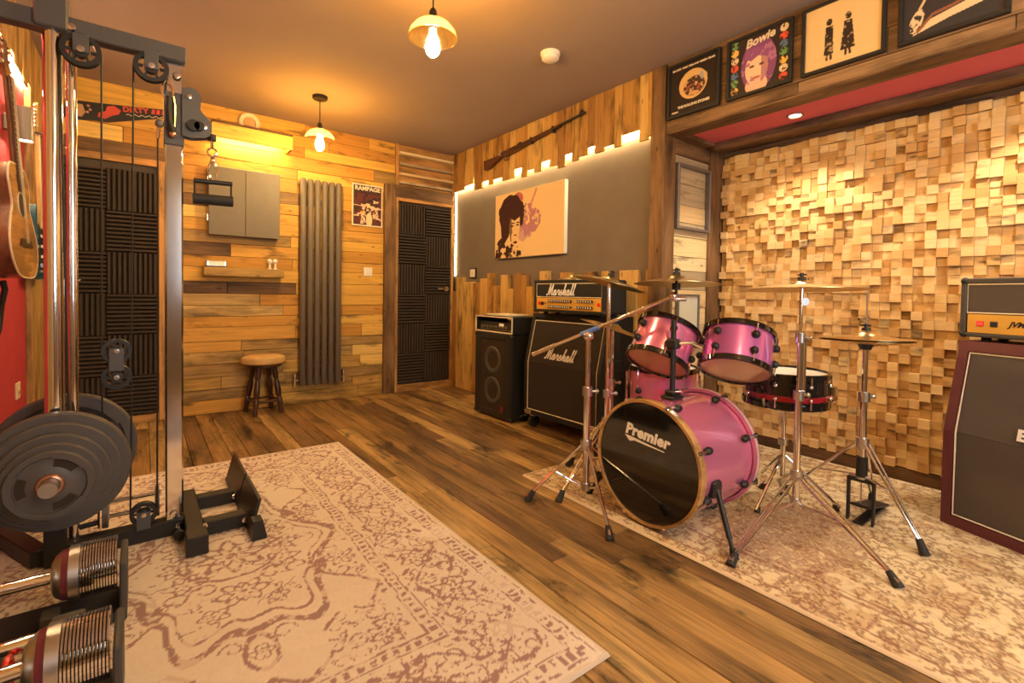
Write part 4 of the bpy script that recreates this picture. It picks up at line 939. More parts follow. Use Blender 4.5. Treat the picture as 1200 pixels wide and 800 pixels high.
# ------------------------------------------------------------------ drum kit
RZ = .0095   # top of the rug pile
def lugs(t, c, axis, R, h, n, mat, ph=0, off=.012, lr=.018, rods=True):
    u, w, a = frame(axis); c = Vector(c)
    for k in range(n):
        th = 2*PI*k/n+ph; d = u*math.cos(th)+w*math.sin(th)
        for s in (-1, 1):
            l = MB().sphere(c+d*(R+off*.7)+a*s*h*.22, lr, 10, 6).build('lug', M[mat], t)
            if rods: MB().cyl(c+d*(R+off)+a*s*h*.22, c+d*(R+off)+a*s*(h*.5+.004), .0035, n=6).build('tension_rod', M['chrome'], l)
def tom(name, label, c, axis, R, h, shell, lugmat='black', rod=True, nl=6, cat='drum', head='coated', legs=None, ph=0):
    c = Vector(c); u, w, a = frame(axis); t = thing(name, c-a*h/2, label, cat)
    MB().lathe([(R, -h/2), (R, h/2), (R-.008, h/2), (R-.008, -h/2)], c, a, 48, closed=True).build('shell', M[shell], t)
    for s in (-1, 1):
        MB().lathe([(R+.004, s*(h/2-.012)), (R+.011, s*(h/2-.012)), (R+.011, s*(h/2+.012)), (R+.002, s*(h/2+.014)), (R-.004, s*(h/2+.006))][::s], c, a, 48, closed=True).build('hoop', M['blackgloss'], t)
        MB().lathe([(0, s*(h/2+.002)), (R+.002, s*(h/2+.002)), (R+.002, s*(h/2-.002)), (0, s*(h/2-.002))][::-s], c, a, 40).build('top_head' if s > 0 else 'bottom_head', M[head if s > 0 else 'clearhead'], t)
    lugs(t, c, a, R, h, nl, lugmat, ph, lr=.018 if lugmat == 'black' else .010)
    return t, c, u, w, a
# bass drum
BC = Vector((1.73, 1.30, .281+RZ)); R = .255; L = .47
t = thing('bass_drum', (BC.x+L/2, BC.y, RZ), 'pink sparkle bass drum with black front head and natural wood hoop', 'drum')
AX = Vector((1, 0, 0))
MB().lathe([(R, .022), (R, L-.022), (R-.01, L-.022), (R-.01, .022)], BC, AX, 72, closed=True).build('shell', M['pink'], t)
MB().lathe([(R+.004, 0), (R+.016, 0), (R+.018, .004), (R+.018, .034), (R+.004, .036)], BC, AX, 72, closed=True).build('front_hoop', M['hoopwood'], t)
bh = MB().lathe([(R+.004, L), (R+.016, L), (R+.018, L-.004), (R+.018, L-.034), (R+.004, L-.036)][::-1], BC, AX, 72, closed=True).build('rear_hoop', M['pink'], t)
MB().lathe([(R+.0185, L-.029), (R+.0195, L-.027), (R+.0195, L-.011), (R+.0185, L-.009)], BC, AX, 72).build('inlay', M['pinkhoop'], bh)
hd = MB().lathe([(0, .006), (R-.004, .006), (R+.006, .009), (R+.006, .016), (0, .016)], BC, AX, 64).build('front_head', M['blackgloss'], t)
MB().lathe([(0, L-.006), (R+.004, L-.006), (R+.004, L-.012), (0, L-.012)][::-1], BC, AX, 48).build('rear_head', M['coated'], t)
lx_, ly_ = Vector((0, -1, 0)), Vector((0, 0, 1))
e_ = Vector((0, -1, -.10)).normalized(); f_ = Vector((0, -.10, 1)).normalized()
text('logo', 'Premier', .066, M['logo'], BC+Vector((.0045, -.005, .118)), e_, f_, hd, shear=.12, off=.0032, ext=.0006, spacing=1.06)
MB().prism([(-.115, -.030), (-.085, -.052), (-.06, -.042), (.0, -.042), (.095, -.040), (.095, -.037), (.0, -.034), (-.06, -.030)], BC+Vector((.005, -.005, .118)), e_, f_, (-.001, 0, 0)).build('logo_underline', M['logo'], hd, 0)
for k in range(8):
    th = 2*PI*(k+.5)/8; d = Vector((0, -math.cos(th), math.sin(th)))
    for x0, s in ((.0, 1), (L, -1)):
        cl = MB().obox(BC+d*(R+.020)+AX*(x0+s*.012), (.016, .010, .006), (AX, AX.cross(d), d), .003).build('claw', M['chrome' if x0 == 0 else 'black'], t, 0)
        MB().cyl(BC+d*(R+.024)+AX*(x0+s*.005), BC+d*(R+.018)+AX*(x0+s*.075), .0042, n=8).build('tension_rod', M['chrome'], cl)
        MB().sphere(BC+d*(R+.012)+AX*(x0+s*.085), .017, 10, 6, (1.5, 1, 1)).build('lug', M['black'], t)
for sy_, foot in ((-1, (1.80, .925, RZ)), (1, (1.80, 1.69, RZ))):
    m0 = BC+Vector((.13, sy_*.262, -.06)); ft_ = Vector(foot)
    sp = MB().cyl(m0, ft_+(m0-ft_)*.28, .011, n=12).cyl(ft_+(m0-ft_)*.45, ft_+(m0-ft_)*.15, .008, n=10).build('spur', M['black'], t)
    MB().obox(m0-Vector((0, sy_*.012, 0)), (.03, .02, .034), None, .008).build('spur_bracket', M['black'], t, 0)
    MB().cyl(ft_, ft_+(m0-ft_)*.16, .017, .011, 12).build('rubber_foot', M['rubber'], sp)
# tom mount on top of the bass drum
tc = BC+Vector((.20, .005, R))
t = thing('tom_mount', tc+Vector((0, 0, 0)), 'black double tom post standing on top of the bass drum', 'drum hardware')
MB().box(tc.x-.045, tc.x+.045, tc.y-.035, tc.y+.035, tc.z+.0005, tc.z+.016, .005).build('base_plate', M['black'], t, 0)
MB().box(tc.x-.026, tc.x+.026, tc.y-.026, tc.y+.026, tc.z+.016, tc.z+.04, .006).build('collar', M['black'], t, 0)
MB().cyl(tc+Vector((0, 0, .03)), tc+Vector((0, 0, .36)), .0125, n=16).build('post', M['black'], t)
MB().box(tc.x-.022, tc.x+.022, tc.y-.03, tc.y+.03, tc.z+.23, tc.z+.275, .008).build('cross_block', M['black'], t, 0)
MB().tube([tc+Vector((.005, .02, .255)), tc+Vector((.03, .045, .27)), tc+Vector((.045, .06, .255))], .009).build('tom_arm', M['chrome'], t)
MB().tube([tc+Vector((.005, -.02, .255)), tc+Vector((.05, -.06, .26)), tc+Vector((.09, -.085, .24))], .009).build('tom_arm', M['chrome'], t)
MB().cyl(tc+Vector((-.02, -.02, .035)), tc+Vector((-.03, -.075, .05)), .005, n=8).build('wing_bolt', M['chrome'], t)
tom('rack_tom', 'pink rack tom tilted over the bass drum beside the floor tom', (2.055, 1.448, .768), (.56, .03, .85), .146, .185, 'pink', ph=.2)
tom('rack_tom', 'violet pink rack tom tilted over the bass drum beside the snare', (2.205, 1.150, .757), (.47, .15, .87), .150, .175, 'magenta', ph=.1)
t, c, u_, w_, a_ = tom('floor_tom', 'deep pink floor tom standing behind the bass drum on three legs', (2.31, 1.625, .415), (0, 0, 1), .178, .40, 'pink', nl=6, ph=.4)
for k in range(3):
    th = 2*PI*k/3+.6; d = Vector((math.cos(th), math.sin(th), 0)); p = c+d*.215
    lg = MB().tube([(p.x, p.y, .60), (p.x, p.y, .14), (p.x+d.x*.02, p.y+d.y*.02, .03)], .006).build('leg', M['chrome'], t)
    MB().lathe([(0, 0), (.016, 0), (.011, .03), (0, .03)], (p.x+d.x*.02, p.y+d.y*.02, RZ), (0, 0, 1), 12).build('rubber_foot', M['rubber'], lg)
    MB().box(c.x+d.x*.195-.02, c.x+d.x*.195+.02, c.y+d.y*.195-.02, c.y+d.y*.195+.02, .34, .40, .006).build('leg_bracket', M['black'], t, 0)
# snare on its stand
SC = Vector((2.511, 1.064, .580))
t, c, u_, w_, a_ = tom('snare_drum', 'black snare drum with a red stripe on a chrome basket stand', SC, (0, 0, 1), .180, .140, 'blackgloss', nl=8, lugmat='chrome', ph=.2)
MB().lathe([(.1805, -.045), (.182, -.043), (.182, -.022), (.1805, -.020)], SC, (0, 0, 1), 48).build('stripe', M['snarered'], t)
MB().obox(SC+Vector((.06, -.185, -.01)), (.02, .018, .035), None, .004).build('strainer', M['chrome'], t, 0)
t = thing('snare_stand', (SC.x, SC.y, RZ), 'chrome snare stand with basket arms under the black snare', 'stand')
MB().cyl((SC.x, SC.y, .06), (SC.x, SC.y, .30), .0125, n=14).build('lower_tube', M['chrome'], t)
MB().cyl((SC.x, SC.y, .28), (SC.x, SC.y, .47), .0095, n=14).build('upper_tube', M['chrome'], t)
MB().box(SC.x-.02, SC.x+.02, SC.y-.02, SC.y+.02, .29, .325, .006).build('clamp', M['steel'], t, 0)
for k in range(3):
    th = 2*PI*k/3+1.0; d = Vector((math.cos(th), math.sin(th), 0))
    MB().tube([(SC.x, SC.y, .45), (SC.x+d.x*.10, SC.y+d.y*.10, .475), (SC.x+d.x*.195, SC.y+d.y*.195, .510), (SC.x+d.x*.20, SC.y+d.y*.20, .545)], .006).build('basket_arm', M['chrome'], t)
    f0 = Vector((SC.x+d.x*.24, SC.y+d.y*.24, RZ+.014))
    lg = MB().tube([(SC.x+d.x*.01, SC.y+d.y*.01, .24), f0], .0075).build('leg', M['chrome'], t)
    MB().cyl(f0-d*.012+Vector((0, 0, -.0135)), f0+Vector((0, 0, .012))-d*.02, .014, .011, 10).build('rubber_foot', M['rubber'], lg)
# cymbals and stands
def cymbal(label, c, axis, R, bell=.055, group='cymbals of the drum kit', nut=True):
    t = thing('cymbal', c, label, 'cymbal', group)
    th = .0016
    top = [(.006, .030), (bell*.45, .029), (bell*.85, .018), (bell, .012), (R*.6, .006), (R, -.010)]
    MB().lathe([(r, h) for r, h in top]+[(r, h-th) for r, h in top[::-1]], c, axis, 56, closed=True).build('plate', M['bronze'], t)
    if not nut: return t
    u, w, a = frame(axis); c = Vector(c)
    MB().cyl(c+a*.032, c+a*.046, .018, .016, 14).build('felt', M['rubber'], t)
    MB().cyl(c+a*.046, c+a*.064, .008, n=10).cyl(c+a*.056-u*.018, c+a*.056+u*.018, .004, n=8).build('wing_nut', M['black'], t)
    return t
def tripod(name, label, base, feet, hub, low, z_secs, r0=.0135, double=True, cat='stand', group=None, mat='chrome', footz=RZ):
    """base (x, y); feet [(x, y)]; hub = height where legs leave the tube; low = lower end; z_secs = [(z0, z1, radius)] stacked tubes"""
    bx, by = base; t = thing(name, (bx, by, 0), label, cat, group)
    for k, (a, b, r) in enumerate(z_secs):
        MB().cyl((bx, by, a), (bx, by, b), r, n=16).build('tube', M[mat], t)
        if k: cl = MB().cyl((bx, by, a-.012), (bx, by, a+.03), r+.012, n=16).build('collar', M['steel'], t); MB().cyl((bx, by, a+.008), (bx+.045, by-.02, a+.008), .006, n=8).sphere((bx+.047, by-.021, a+.008), .011, 8, 6).build('wing_bolt', M['steel'], cl)
    MB().cyl((bx, by, hub-.02), (bx, by, hub+.025), r0+.012, n=16).build('hub', M['steel'], t)
    MB().cyl((bx, by, low-.005), (bx, by, low+.03), r0+.008, n=16).build('lower_hub', M['steel'], t)
    for fx_, fy_, fz_ in feet:
        f = Vector((fx_, fy_, fz_+.02)); d = Vector((fx_-bx, fy_-by, 0)).normalized(); s = Vector((-d.y, d.x, 0)); o = Vector((bx, by, hub))+d*(r0+.006)
        lm = MB(); k = .55
        if double:
            for sg in (-1, 1):
                mid = o.lerp(f, k)+s*sg*.010
                lm.tube([o+s*sg*.012, mid, f+s*sg*.004], .0055, 8)
        else: lm.tube([o, f], .009, 10)
        lg = lm.build('leg', M[mat], t)
        b0 = Vector((bx, by, low+.01))+d*(r0+.004); MB().tube([b0, o.lerp(f, .50)], .005, 8).build('brace', M[mat], t)
        dd_ = (o-f).normalized(); tip = Vector((fx_, fy_, fz_)); 
        MB().cyl(tip+Vector((0, 0, .001)), f+dd_*.045, .019, .012, 12).build('rubber_foot', M['rubber'], lg)
    return t
FZ = 0
# D: crash beside the snare
t = tripod('cymbal_stand', 'chrome cymbal stand with spread legs between snare and hi-hat', (2.314, .922), [(1.745, .915, RZ), (2.095, .492, RZ), (2.60, 1.20, RZ)], .225, .095, [(.080, .59, .0145), (.575, .845, .0110), (.83, 1.072, .008)])
MB().lathe([(0, -.008), (.018, -.008), (.018, .008), (0, .008)], (2.324, .914, 1.00), (.6, .8, 0), 16).build('tilter', M['steel'], t)
MB().cyl((2.330, .910, .59), (2.330, .910, .84), .0085, n=12).build('boom_tube', M['chrome'], t)
cymbal('wide bronze crash cymbal level on the stand beside the snare', (2.314, .922, 1.062), (.02, .03, 1), .255)
# A: boom stand at the rug corner
A0 = (1.746, 1.66)
t = tripod('boom_stand', 'chrome boom cymbal stand at the rug corner in front of the cabinet', A0, [(1.500, 1.815, 0), (1.535, 1.315, 0), (2.0, 1.80, RZ)], .272, .055, [(.045, .545, .0170), (.53, .80, .0125)], r0=.017, double=False)
MB().sphere((A0[0], A0[1], .812), .026, 14, 8).build('boom_clamp', M['chrome'], t)
p0 = Vector((1.594, 1.932, .689)); p1 = Vector((1.943, 1.347, 1.002)); off = Vector((A0[0], A0[1], .835))-p0.lerp(p1, .425); p0 += off; p1 += off
bmx = MB().cyl(p0, p1, .0085, n=14).build('boom_arm', M['chrome'], t)
MB().cyl(p0.lerp(p1, .37), p0.lerp(p1, .50), .0115, n=14).build('blue_section', M['blueband'], bmx)  # blue section partway along the boom arm
MB().cyl(p0, p0.lerp(p1, .18), .0115, n=14).build('counter_grip', M['nickel'], bmx)
MB().sphere(p1, .020, 14, 8).cyl(p1-Vector((.0, -.0, .012)), p1+Vector((.055, -.03, -.012)), .012, n=12).build('tilter', M['chrome'], t)
MB().cyl(p1+Vector((.012, -.008, 0)), p1+Vector((.012, -.008, .072)), .007, n=10).build('cymbal_rod', M['black'], t)
MB().cyl(p1+Vector((.012, -.008, .030)), p1+Vector((.012, -.008, .060)), .019, n=14).build('sleeve', M['black'], t)
cymbal('bronze crash cymbal on the boom arm above the rack tom', p1+Vector((.012, -.008, .066)), (.05, .03, 1), .190)
# B and C: two stands behind
t = tripod('cymbal_stand', 'chrome straight cymbal stand in front of the gold-panelled head', (1.994, 1.751), [(1.615, 1.715, 0), (2.02, 2.05, RZ), (2.12, 1.62, RZ)], .33, .12, [(.10, .49, .0130), (.475, 1.075, .0105)])
cymbal('tilted bronze cymbal in front of the gold-panelled head', (1.994, 1.751, 1.085), (.19, -.15, 1), .20)
t = tripod('cymbal_stand', 'chrome cymbal stand with low tilted cymbal before the slant cabinet', (2.200, 1.90), [(1.98, 2.03, RZ), (2.25, 2.06, RZ), (2.16, 1.62, RZ)], .30, .10, [(.08, .50, .0130), (.49, .805, .0105)])
cymbal('low tilted bronze cymbal beside the slant cabinet and rack tom', (2.200, 1.90, .822), (.26, -.19, 1), .195)
cymbal('spare bronze cymbal lying flat on top of the gold-panelled head', (2.47, 2.50, 1.1320), (0, 0, 1), .12, .04, nut=False)
# E: hi-hat
HX, HY = 2.563, .751
t = tripod('hi_hat_stand', 'chrome hi-hat stand with black footboard beside the oxblood cabinet', (HX, HY), [(2.445, .497, RZ), (2.86, .79, RZ), (2.60, 1.10, RZ)], .37, .215, [(.21, .585, .0140), (.57, .835, .0110)])
MB().cyl((HX, HY, .22), (HX, HY, .31), .022, n=18).build('spring_case', M['black'], t)
MB().cyl((HX, HY, .80), (HX, HY, 1.075), .0035, n=8).build('pull_rod', M['steel'], t)
MB().cyl((HX, HY, .905), (HX, HY, .935), .011, n=12).cyl((HX, HY, .92), (HX-.03, HY+.02, .925), .006, n=8).build('clutch', M['chrome'], t)
MB().lathe([(0, .79), (.02, .79), (.032, .815), (.032, .83), (0, .83)], (HX, HY, 0), (0, 0, 1), 18).build('seat_cup', M['black'], t)
for sy_ in (-1, 1):
    MB().box(HX-.012, HX+.012, HY+sy_*.048-.005, HY+sy_*.048+.005, RZ+.004, .205, .002).build('frame_upright', M['black'], t, 0)
MB().box(HX-.014, HX+.014, HY-.053, HY+.053, .196, .212, .002).build('frame_top', M['black'], t, 0)
MB().obox((HX+.13, HY, .06), (.15, .036, .006), (Vector((.97, 0, -.2)), Vector((0, 1, 0)), Vector((.2, 0, .97))), .003).build('footboard', M['black'], t, 0)
MB().box(HX-.03, HX+.29, HY-.02, HY+.02, RZ+.001, RZ+.012, .002).build('base_plate', M['black'], t, 0)
MB().cyl((HX, HY, .075), (HX, HY, .22), .003, n=6).build('chain', M['steel'], t)
hh_ = cymbal('pair of bronze hi-hat cymbals on the stand by the oxblood cabinet', (HX, HY, .842), (.02, .02, 1), .178, .045)
top = [(.045, -.004), (.178*.6, .002), (.178, .018)]
MB().lathe([(.012, -.010)]+top+[(r, h-.002) for r, h in top[::-1]]+[(.012, -.012)], (HX, HY, .842-.020), (.02, .02, 1), 48, closed=True).build('lower_plate', M['bronze'], hh_)
# kick pedal behind the bass drum
kx = BC.x+L
t = thing('kick_pedal', (kx+.16, BC.y, RZ), 'black and chrome kick pedal behind the bass drum', 'pedal')
MB().obox((kx+.17, BC.y, .055), (.13, .04, .006), (Vector((.97, 0, -.18)), Vector((0, 1, 0)), Vector((.18, 0, .97))), .003).build('footboard', M['black'], t, 0)
MB().box(kx+.03, kx+.30, BC.y-.035, BC.y+.035, RZ, RZ+.010).build('base_plate', M['black'], t, 0)
for s in (-1, 1): MB().cyl((kx+.055, BC.y+s*.045, RZ+.005), (kx+.055, BC.y+s*.045, .22), .009, n=10).build('post', M['chrome'], t)
MB().cyl((kx+.055, BC.y-.05, .215), (kx+.055, BC.y+.05, .215), .007, n=10).build('axle', M['chrome'], t)
bt = MB().cyl((kx+.055, BC.y, .215), (kx+.095, BC.y, .36), .005, n=8).build('beater_rod', M['chrome'], t); MB().sphere((kx+.095, BC.y, .37), .026).build('beater', M['white'], bt)
# ------------------------------------------------------------------ cable machine, weights
RUG1 = .0115
t = gym = thing('cable_machine', (-.07, 2.41, RUG1), 'chrome and black cable pulley machine standing on the cream rug', 'gym machine')
GY = 2.40
MB().box(-.30, .135, GY-.03, GY+.03, RUG1, .075, .004).build('base_beam', M['black'], t, 0)
MB().box(.073, .133, GY-.030, GY+.030, .075, 1.915, .006).build('front_upright', M['chrome'], t, 0)
MB().box(.070, .136, GY-.036, GY+.036, 1.585, 1.795, .004).build('carriage_sleeve', M['greyplate'], t, 0)
MB().cyl((-.250, 2.37, .38), (-.250, 2.37, 1.915), .0275, n=28).build('main_tube', M['chrome'], t)
MB().cyl((-.205, 2.42, .08), (-.205, 2.42, 1.915), .016, n=20).build('guide_rod', M['chrome'], t)
MB().box(-.280, -.220, 2.34, 2.40, RUG1, .40, .004).build('rear_upright', M['black'], t, 0)
MB().box(-.548, .142, 2.342, 2.402, 1.912, 1.972, .004).build('top_beam', M['greyplate'], t, 0)
MB().box(-.295, -.205, 2.325, 2.418, 1.915, 2.025, .006).build('top_cap', M['greyplate'], t, 0)
for x, y, z in ((-.196, 2.34, 1.935), (.10, 2.365, .10), (.112, 2.36, 1.86)): MB().lathe([(0, .012), (.012, .010), (.015, 0)], (x, y, z), (0, -1, 0), 14).build('bolt', M['chrome'], t)
def pulley(x, z, r, y=2.355, bracket=None):
    p = MB().lathe([(r*.72, -.014), (r, -.014), (r*.88, 0), (r, .014), (r*.72, .014)], (x, y, z), (0, -1, 0), 36, closed=True).build('pulley', M['black'], t)
    sp = MB()
    for k in range(6):
        a = 2*PI*k/6; sp.obox((x+math.cos(a)*r*.66, y, z+math.sin(a)*r*.66), (r*.20, .006, r*.075), (Vector((math.cos(a), 0, math.sin(a))), Vector((0, 1, 0)), Vector((-math.sin(a), 0, math.cos(a)))))
    sp.build('spoke', M['black'], p, 0)
    MB().lathe([(0, .014), (r*.42, .014), (r*.42, -.014), (0, -.014)], (x, y, z), (0, -1, 0), 24).build('hub', M['black'], p)
    MB().lathe([(0, .027), (r*.20, .026), (r*.26, .014), (r*.26, .0), (0, .0)], (x, y, z), (0, -1, 0), 18).build('axle_cap', M['nickel'], p)
    if bracket is not None:
        for s in (-1, 1): MB().box(x-.022, x+.022, y+s*.020-.002, y+s*.020+.002, min(z-.01, bracket), max(z+.01, bracket), .001).build('pulley_bracket', M['greyplate'], t, 0)
pulley(-.172, 1.862, .058, 2.345, 1.915); pulley(.030, 1.862, .056, 2.345, 1.915)
pulley(-.077, .775, .046, 2.37, .70); pulley(-.077, .676, .046, 2.37); pulley(.003, .128, .044, 2.375, .07)
for pts in ([(-.229, 2.345, 1.86), (-.212, 2.36, .52)], [(-.116, 2.345, 1.86), (-.121, 2.37, .775)], [(-.024, 2.345, 1.86), (-.033, 2.37, .775)], [(-.121, 2.37, .676), (-.118, 2.40, .12)], [(-.033, 2.37, .676), (-.038, 2.372, .128)], [(.050, 2.36, 1.61), (.046, 2.372, .135)]):
    MB().tube(pts, .0036, 6).build('cable', M['black'], t)
MB().sphere((.055, 2.345, 1.655), .016, 12, 8).build('cable_stop', M['framegrey'], t)
MB().cyl((.053, 2.35, 1.645), (.05, 2.36, 1.60), .006, n=8).build('cable_clip', M['chrome'], t)
pl = [(.128, 1.813), (.150, 1.823), (.172, 1.820), (.187, 1.804), (.193, 1.785), (.192, 1.765), (.189, 1.745), (.196, 1.732), (.209, 1.719), (.222, 1.704), (.229, 1.688), (.229, 1.660), (.222, 1.643), (.207, 1.632), (.163, 1.623), (.128, 1.626)]
MB().prism(pl, (0, 2.352, 0), (1, 0, 0), (0, 0, 1), (0, .006, 0)).build('arm_plate', M['greyplate'], t, 0)
MB().prism(pl, (0, 2.392, 0), (1, 0, 0), (0, 0, 1), (0, .006, 0)).build('arm_plate', M['greyplate'], t, 0)
for x, z, m in ((.152, 1.785, 'chrome'), (.205, 1.675, 'chrome')): MB().lathe([(0, .010), (.009, .008), (.011, 0)], (x, 2.352, z), (0, -1, 0), 12).build('bolt', M[m], t)
MB().cyl((.165, 2.335, 1.672), (.165, 2.352, 1.672), .022, n=18).cyl((.185, 2.335, 1.672), (.185, 2.352, 1.672), .018, n=18).build('roller', M['rubber'], t)
MB().cyl((.232, 2.374, 1.632), (.232, 2.374, 1.655), .016, n=14).build('cable_ball', M['rubber'], t)
MB().tube([(.16, 2.372, 1.70), (.20, 2.372, 1.685), (.222, 2.372, 1.665), (.232, 2.374, 1.64)], .0036, 6).build('cable', M['black'], t)
# foot frame on the rug
MB().box(.135, .195, 2.14, 2.70, RUG1, .075, .004).build('cross_beam', M['black'], t, 0)
MB().box(.128, .200, 2.135, 2.225, RUG1, .085, .004).build('cross_beam_end', M['black'], t, 0)
for y in (2.31, 2.60): MB().box(.195, .345, y-.028, y+.028, .016, .072, .004).build('short_beam', M['black'], t, 0)
for y0, y1 in ((2.20, 2.52), (2.54, 2.90)):
    MB().prism([(.345, .02), (.357, .02), (.392, .150), (.380, .150)], (0, y0, 0), (1, 0, 0), (0, 0, 1), (0, y1-y0, 0)).build('foot_plate', M['black'], t, 0)
MB().box(.345, .400, 2.13, 2.92, RUG1, .022, .002).build('foot_rail', M['black'], t, 0)
MB().prism([(.345, .02), (.400, .02), (.385, .09), (.35, .09)], (0, 2.13, 0), (1, 0, 0), (0, 0, 1), (0, .06, 0)).build('end_block', M['black'], t, 0)
for x, y, z in ((.20, 2.28, .06), (.34, 2.278, .045), (.34, 2.568, .045), (.115, 2.366, .05)): MB().lathe([(0, .010), (.009, .008), (.012, 0)], (x, y, z), (0, -1, 0), 12).build('bolt', M['chrome'], t)
MB().cyl((.115, 2.30, .04), (.115, 2.37, .04), .008, n=10).cyl((.115, 2.285, .04), (.115, 2.305, .04), .020, n=8).build('lock_knob', M['black'], t)
# guide rods low down, spring collar and small discs
for z in (.115, .172): MB().cyl((-.115, 2.45, z), (.060, 2.45, z), .008, n=12).build('slide_rod', M['chrome'], t)
MB().cyl((.040, 2.45, .142), (.054, 2.45, .142), .062, n=28).build('slide_disc', M['iron'], t)
MB().cyl((-.124, 2.45, .142), (-.106, 2.45, .142), .066, n=28).build('slide_disc', M['iron'], t)
MB().tube([(-.135, 2.43, .22-.02*k+.004*(k % 2)) for k in range(8)], .004, 6).build('pin_chain', M['chrome'], t)
MB().cyl((-.20, 2.44, .10), (-.135, 2.44, .105), .010, n=10).build('pin_grip', M['rubber'], t)
MB().cyl((-.238, 2.08, .372), (-.238, 2.66, .372), .024, n=20).build('plate_sleeve', M['steel'], t)
MB().obox((-.375, 2.555, .045), (.20, .028, .028), (Vector((-.42, .91, 0)).normalized(), Vector((.91, .42, 0)).normalized(), Vector((0, 0, 1))), .003).build('rear_leg', M['black'], t, 0)
# weight plates on the sleeve
def plate(label, y, R, th, c=(-.238, .372), flip=-1, group='weight plates on the cable machine'):
    o = (c[0], y, c[1]); t = thing('weight_plate', (c[0], y, c[1]-R), label, 'weight plate', group); ax = (0, flip, 0)
    MB().lathe([(.028, .1*th), (.052, .1*th), (.058, 0), (R*.80, 0), (R*.84, th*.32), (R*.97, th*.32), (R, th*.2), (R, -th*.5), (.028, -th*.5)], o, ax, 64, closed=True).build('disc', M['iron'], t)
    MB().lathe([(.026, th*.25), (.033, th*.28), (.037, th*.12), (.037, -th*.3), (.026, -th*.3)], o, ax, 32, closed=True).build('hub_ring', M['copper'], t)
    u, w, a = frame(ax)
    for k in range(3):
        a0 = 2*PI*k/3+.5; pts = []
        n = 10; arc = lambda r, b0, span: [(r*math.cos(b0+span*i/n), r*math.sin(b0+span*i/n)) for i in range(n+1)]
        MB().prism(arc(R*.985, a0, 1.0)+arc(R*.80, a0, 1.0)[::-1], Vector(o), u, w, a*th*.46).build('grip_pad', M['iron'], t, 0)
        MB().prism(arc(R*.76, a0+.1, .85)+arc(max(.058, R*.54), a0+.1, .85)[::-1], Vector(o), u, w, a*th*.05).build('grip_slot', M['under'], t, 0)
    return t
plate('largest ridged black weight plate on the front of the cable machine', 2.290, .205, .045)
plate('second largest black weight plate on the front stack of the cable machine', 2.245, .178, .040)
plate('middle black weight plate on the front stack of the cable machine', 2.205, .150, .036)
plate('smaller black weight plate on the front stack of the cable machine', 2.170, .128, .032)
plate('smallest front black weight plate with copper ring on the machine', 2.138, .110, .030)
plate('large black weight plate on the rear side of the cable machine', 2.56, .222, .045, flip=-1)
MB.T = Matrix.Translation((-.41, 2.86, RUG1+.018)) @ Matrix.Rotation(PI/2, 4, 'X')
plate('black weight plate lying flat on the rug behind the machine', 0, .105, .032, c=(0, 0))
MB.T = None
# hanging bar handle and strap
t = thing('pull_handle', (.238, 2.374, 1.36), 'black grip pull handle hanging from the machine arm by a carabiner', 'handle')
MB().tube([(.232, 2.374, 1.632), (.233, 2.374, 1.60)], .006, 8).build('eye', M['chrome'], t)
MB().torus((.233, 2.374, 1.583), (.3, 1, 0), .017, .004, 20, 6).build('ring', M['chrome'], t)
MB().torus((.234, 2.374, 1.550), (1, .2, 0), .017, .004, 20, 6).build('ring', M['chrome'], t)
MB().tube([(.234+.017*math.sin(a)*.9, 2.374, 1.508+.034*math.cos(a)) for a in (2*PI*k/16 for k in range(16))], .004, 6, closed=True).build('carabiner', M['chrome'], t)
MB().cyl((.168, 2.374, 1.458), (.306, 2.374, 1.462), .0095, n=14).build('top_bar', M['black'], t)
for x in (.172, .302): MB().cyl((x, 2.374, 1.46), (x, 2.374, 1.38), .004, n=8).build('side_link', M['black'], t)
MB().cyl((.166, 2.374, 1.385), (.308, 2.374, 1.388), .022, n=20).build('grip', M['rubber'], t)
t = thing('carabiner_strap', (.09, 2.33, 1.62), 'silver carabiner with black ankle strap on the machine upright', 'strap')
MB().tube([(.082+.016*math.sin(a)*(1.15-.25*math.cos(a)), 2.345, 1.795+.036*math.cos(a)) for a in (2*PI*k/20 for k in range(20))], .0042, 8, closed=True).build('carabiner', M['chrome'], t)
MB().tube([(.085, 2.345, 1.765), (.082, 2.342, 1.72), (.086, 2.340, 1.67), (.098, 2.342, 1.63)], .012, 10).build('strap', M['black'], t)
MB().tube([(.095, 2.352, 1.80), (.104, 2.35, 1.74), (.104, 2.35, 1.68), (.100, 2.345, 1.63)], .004, 6).build('yellow_cord', M['gold'], t)
MB().sphere((.098, 2.342, 1.622), .013, 10, 6).build('buckle', M['copper'], t)
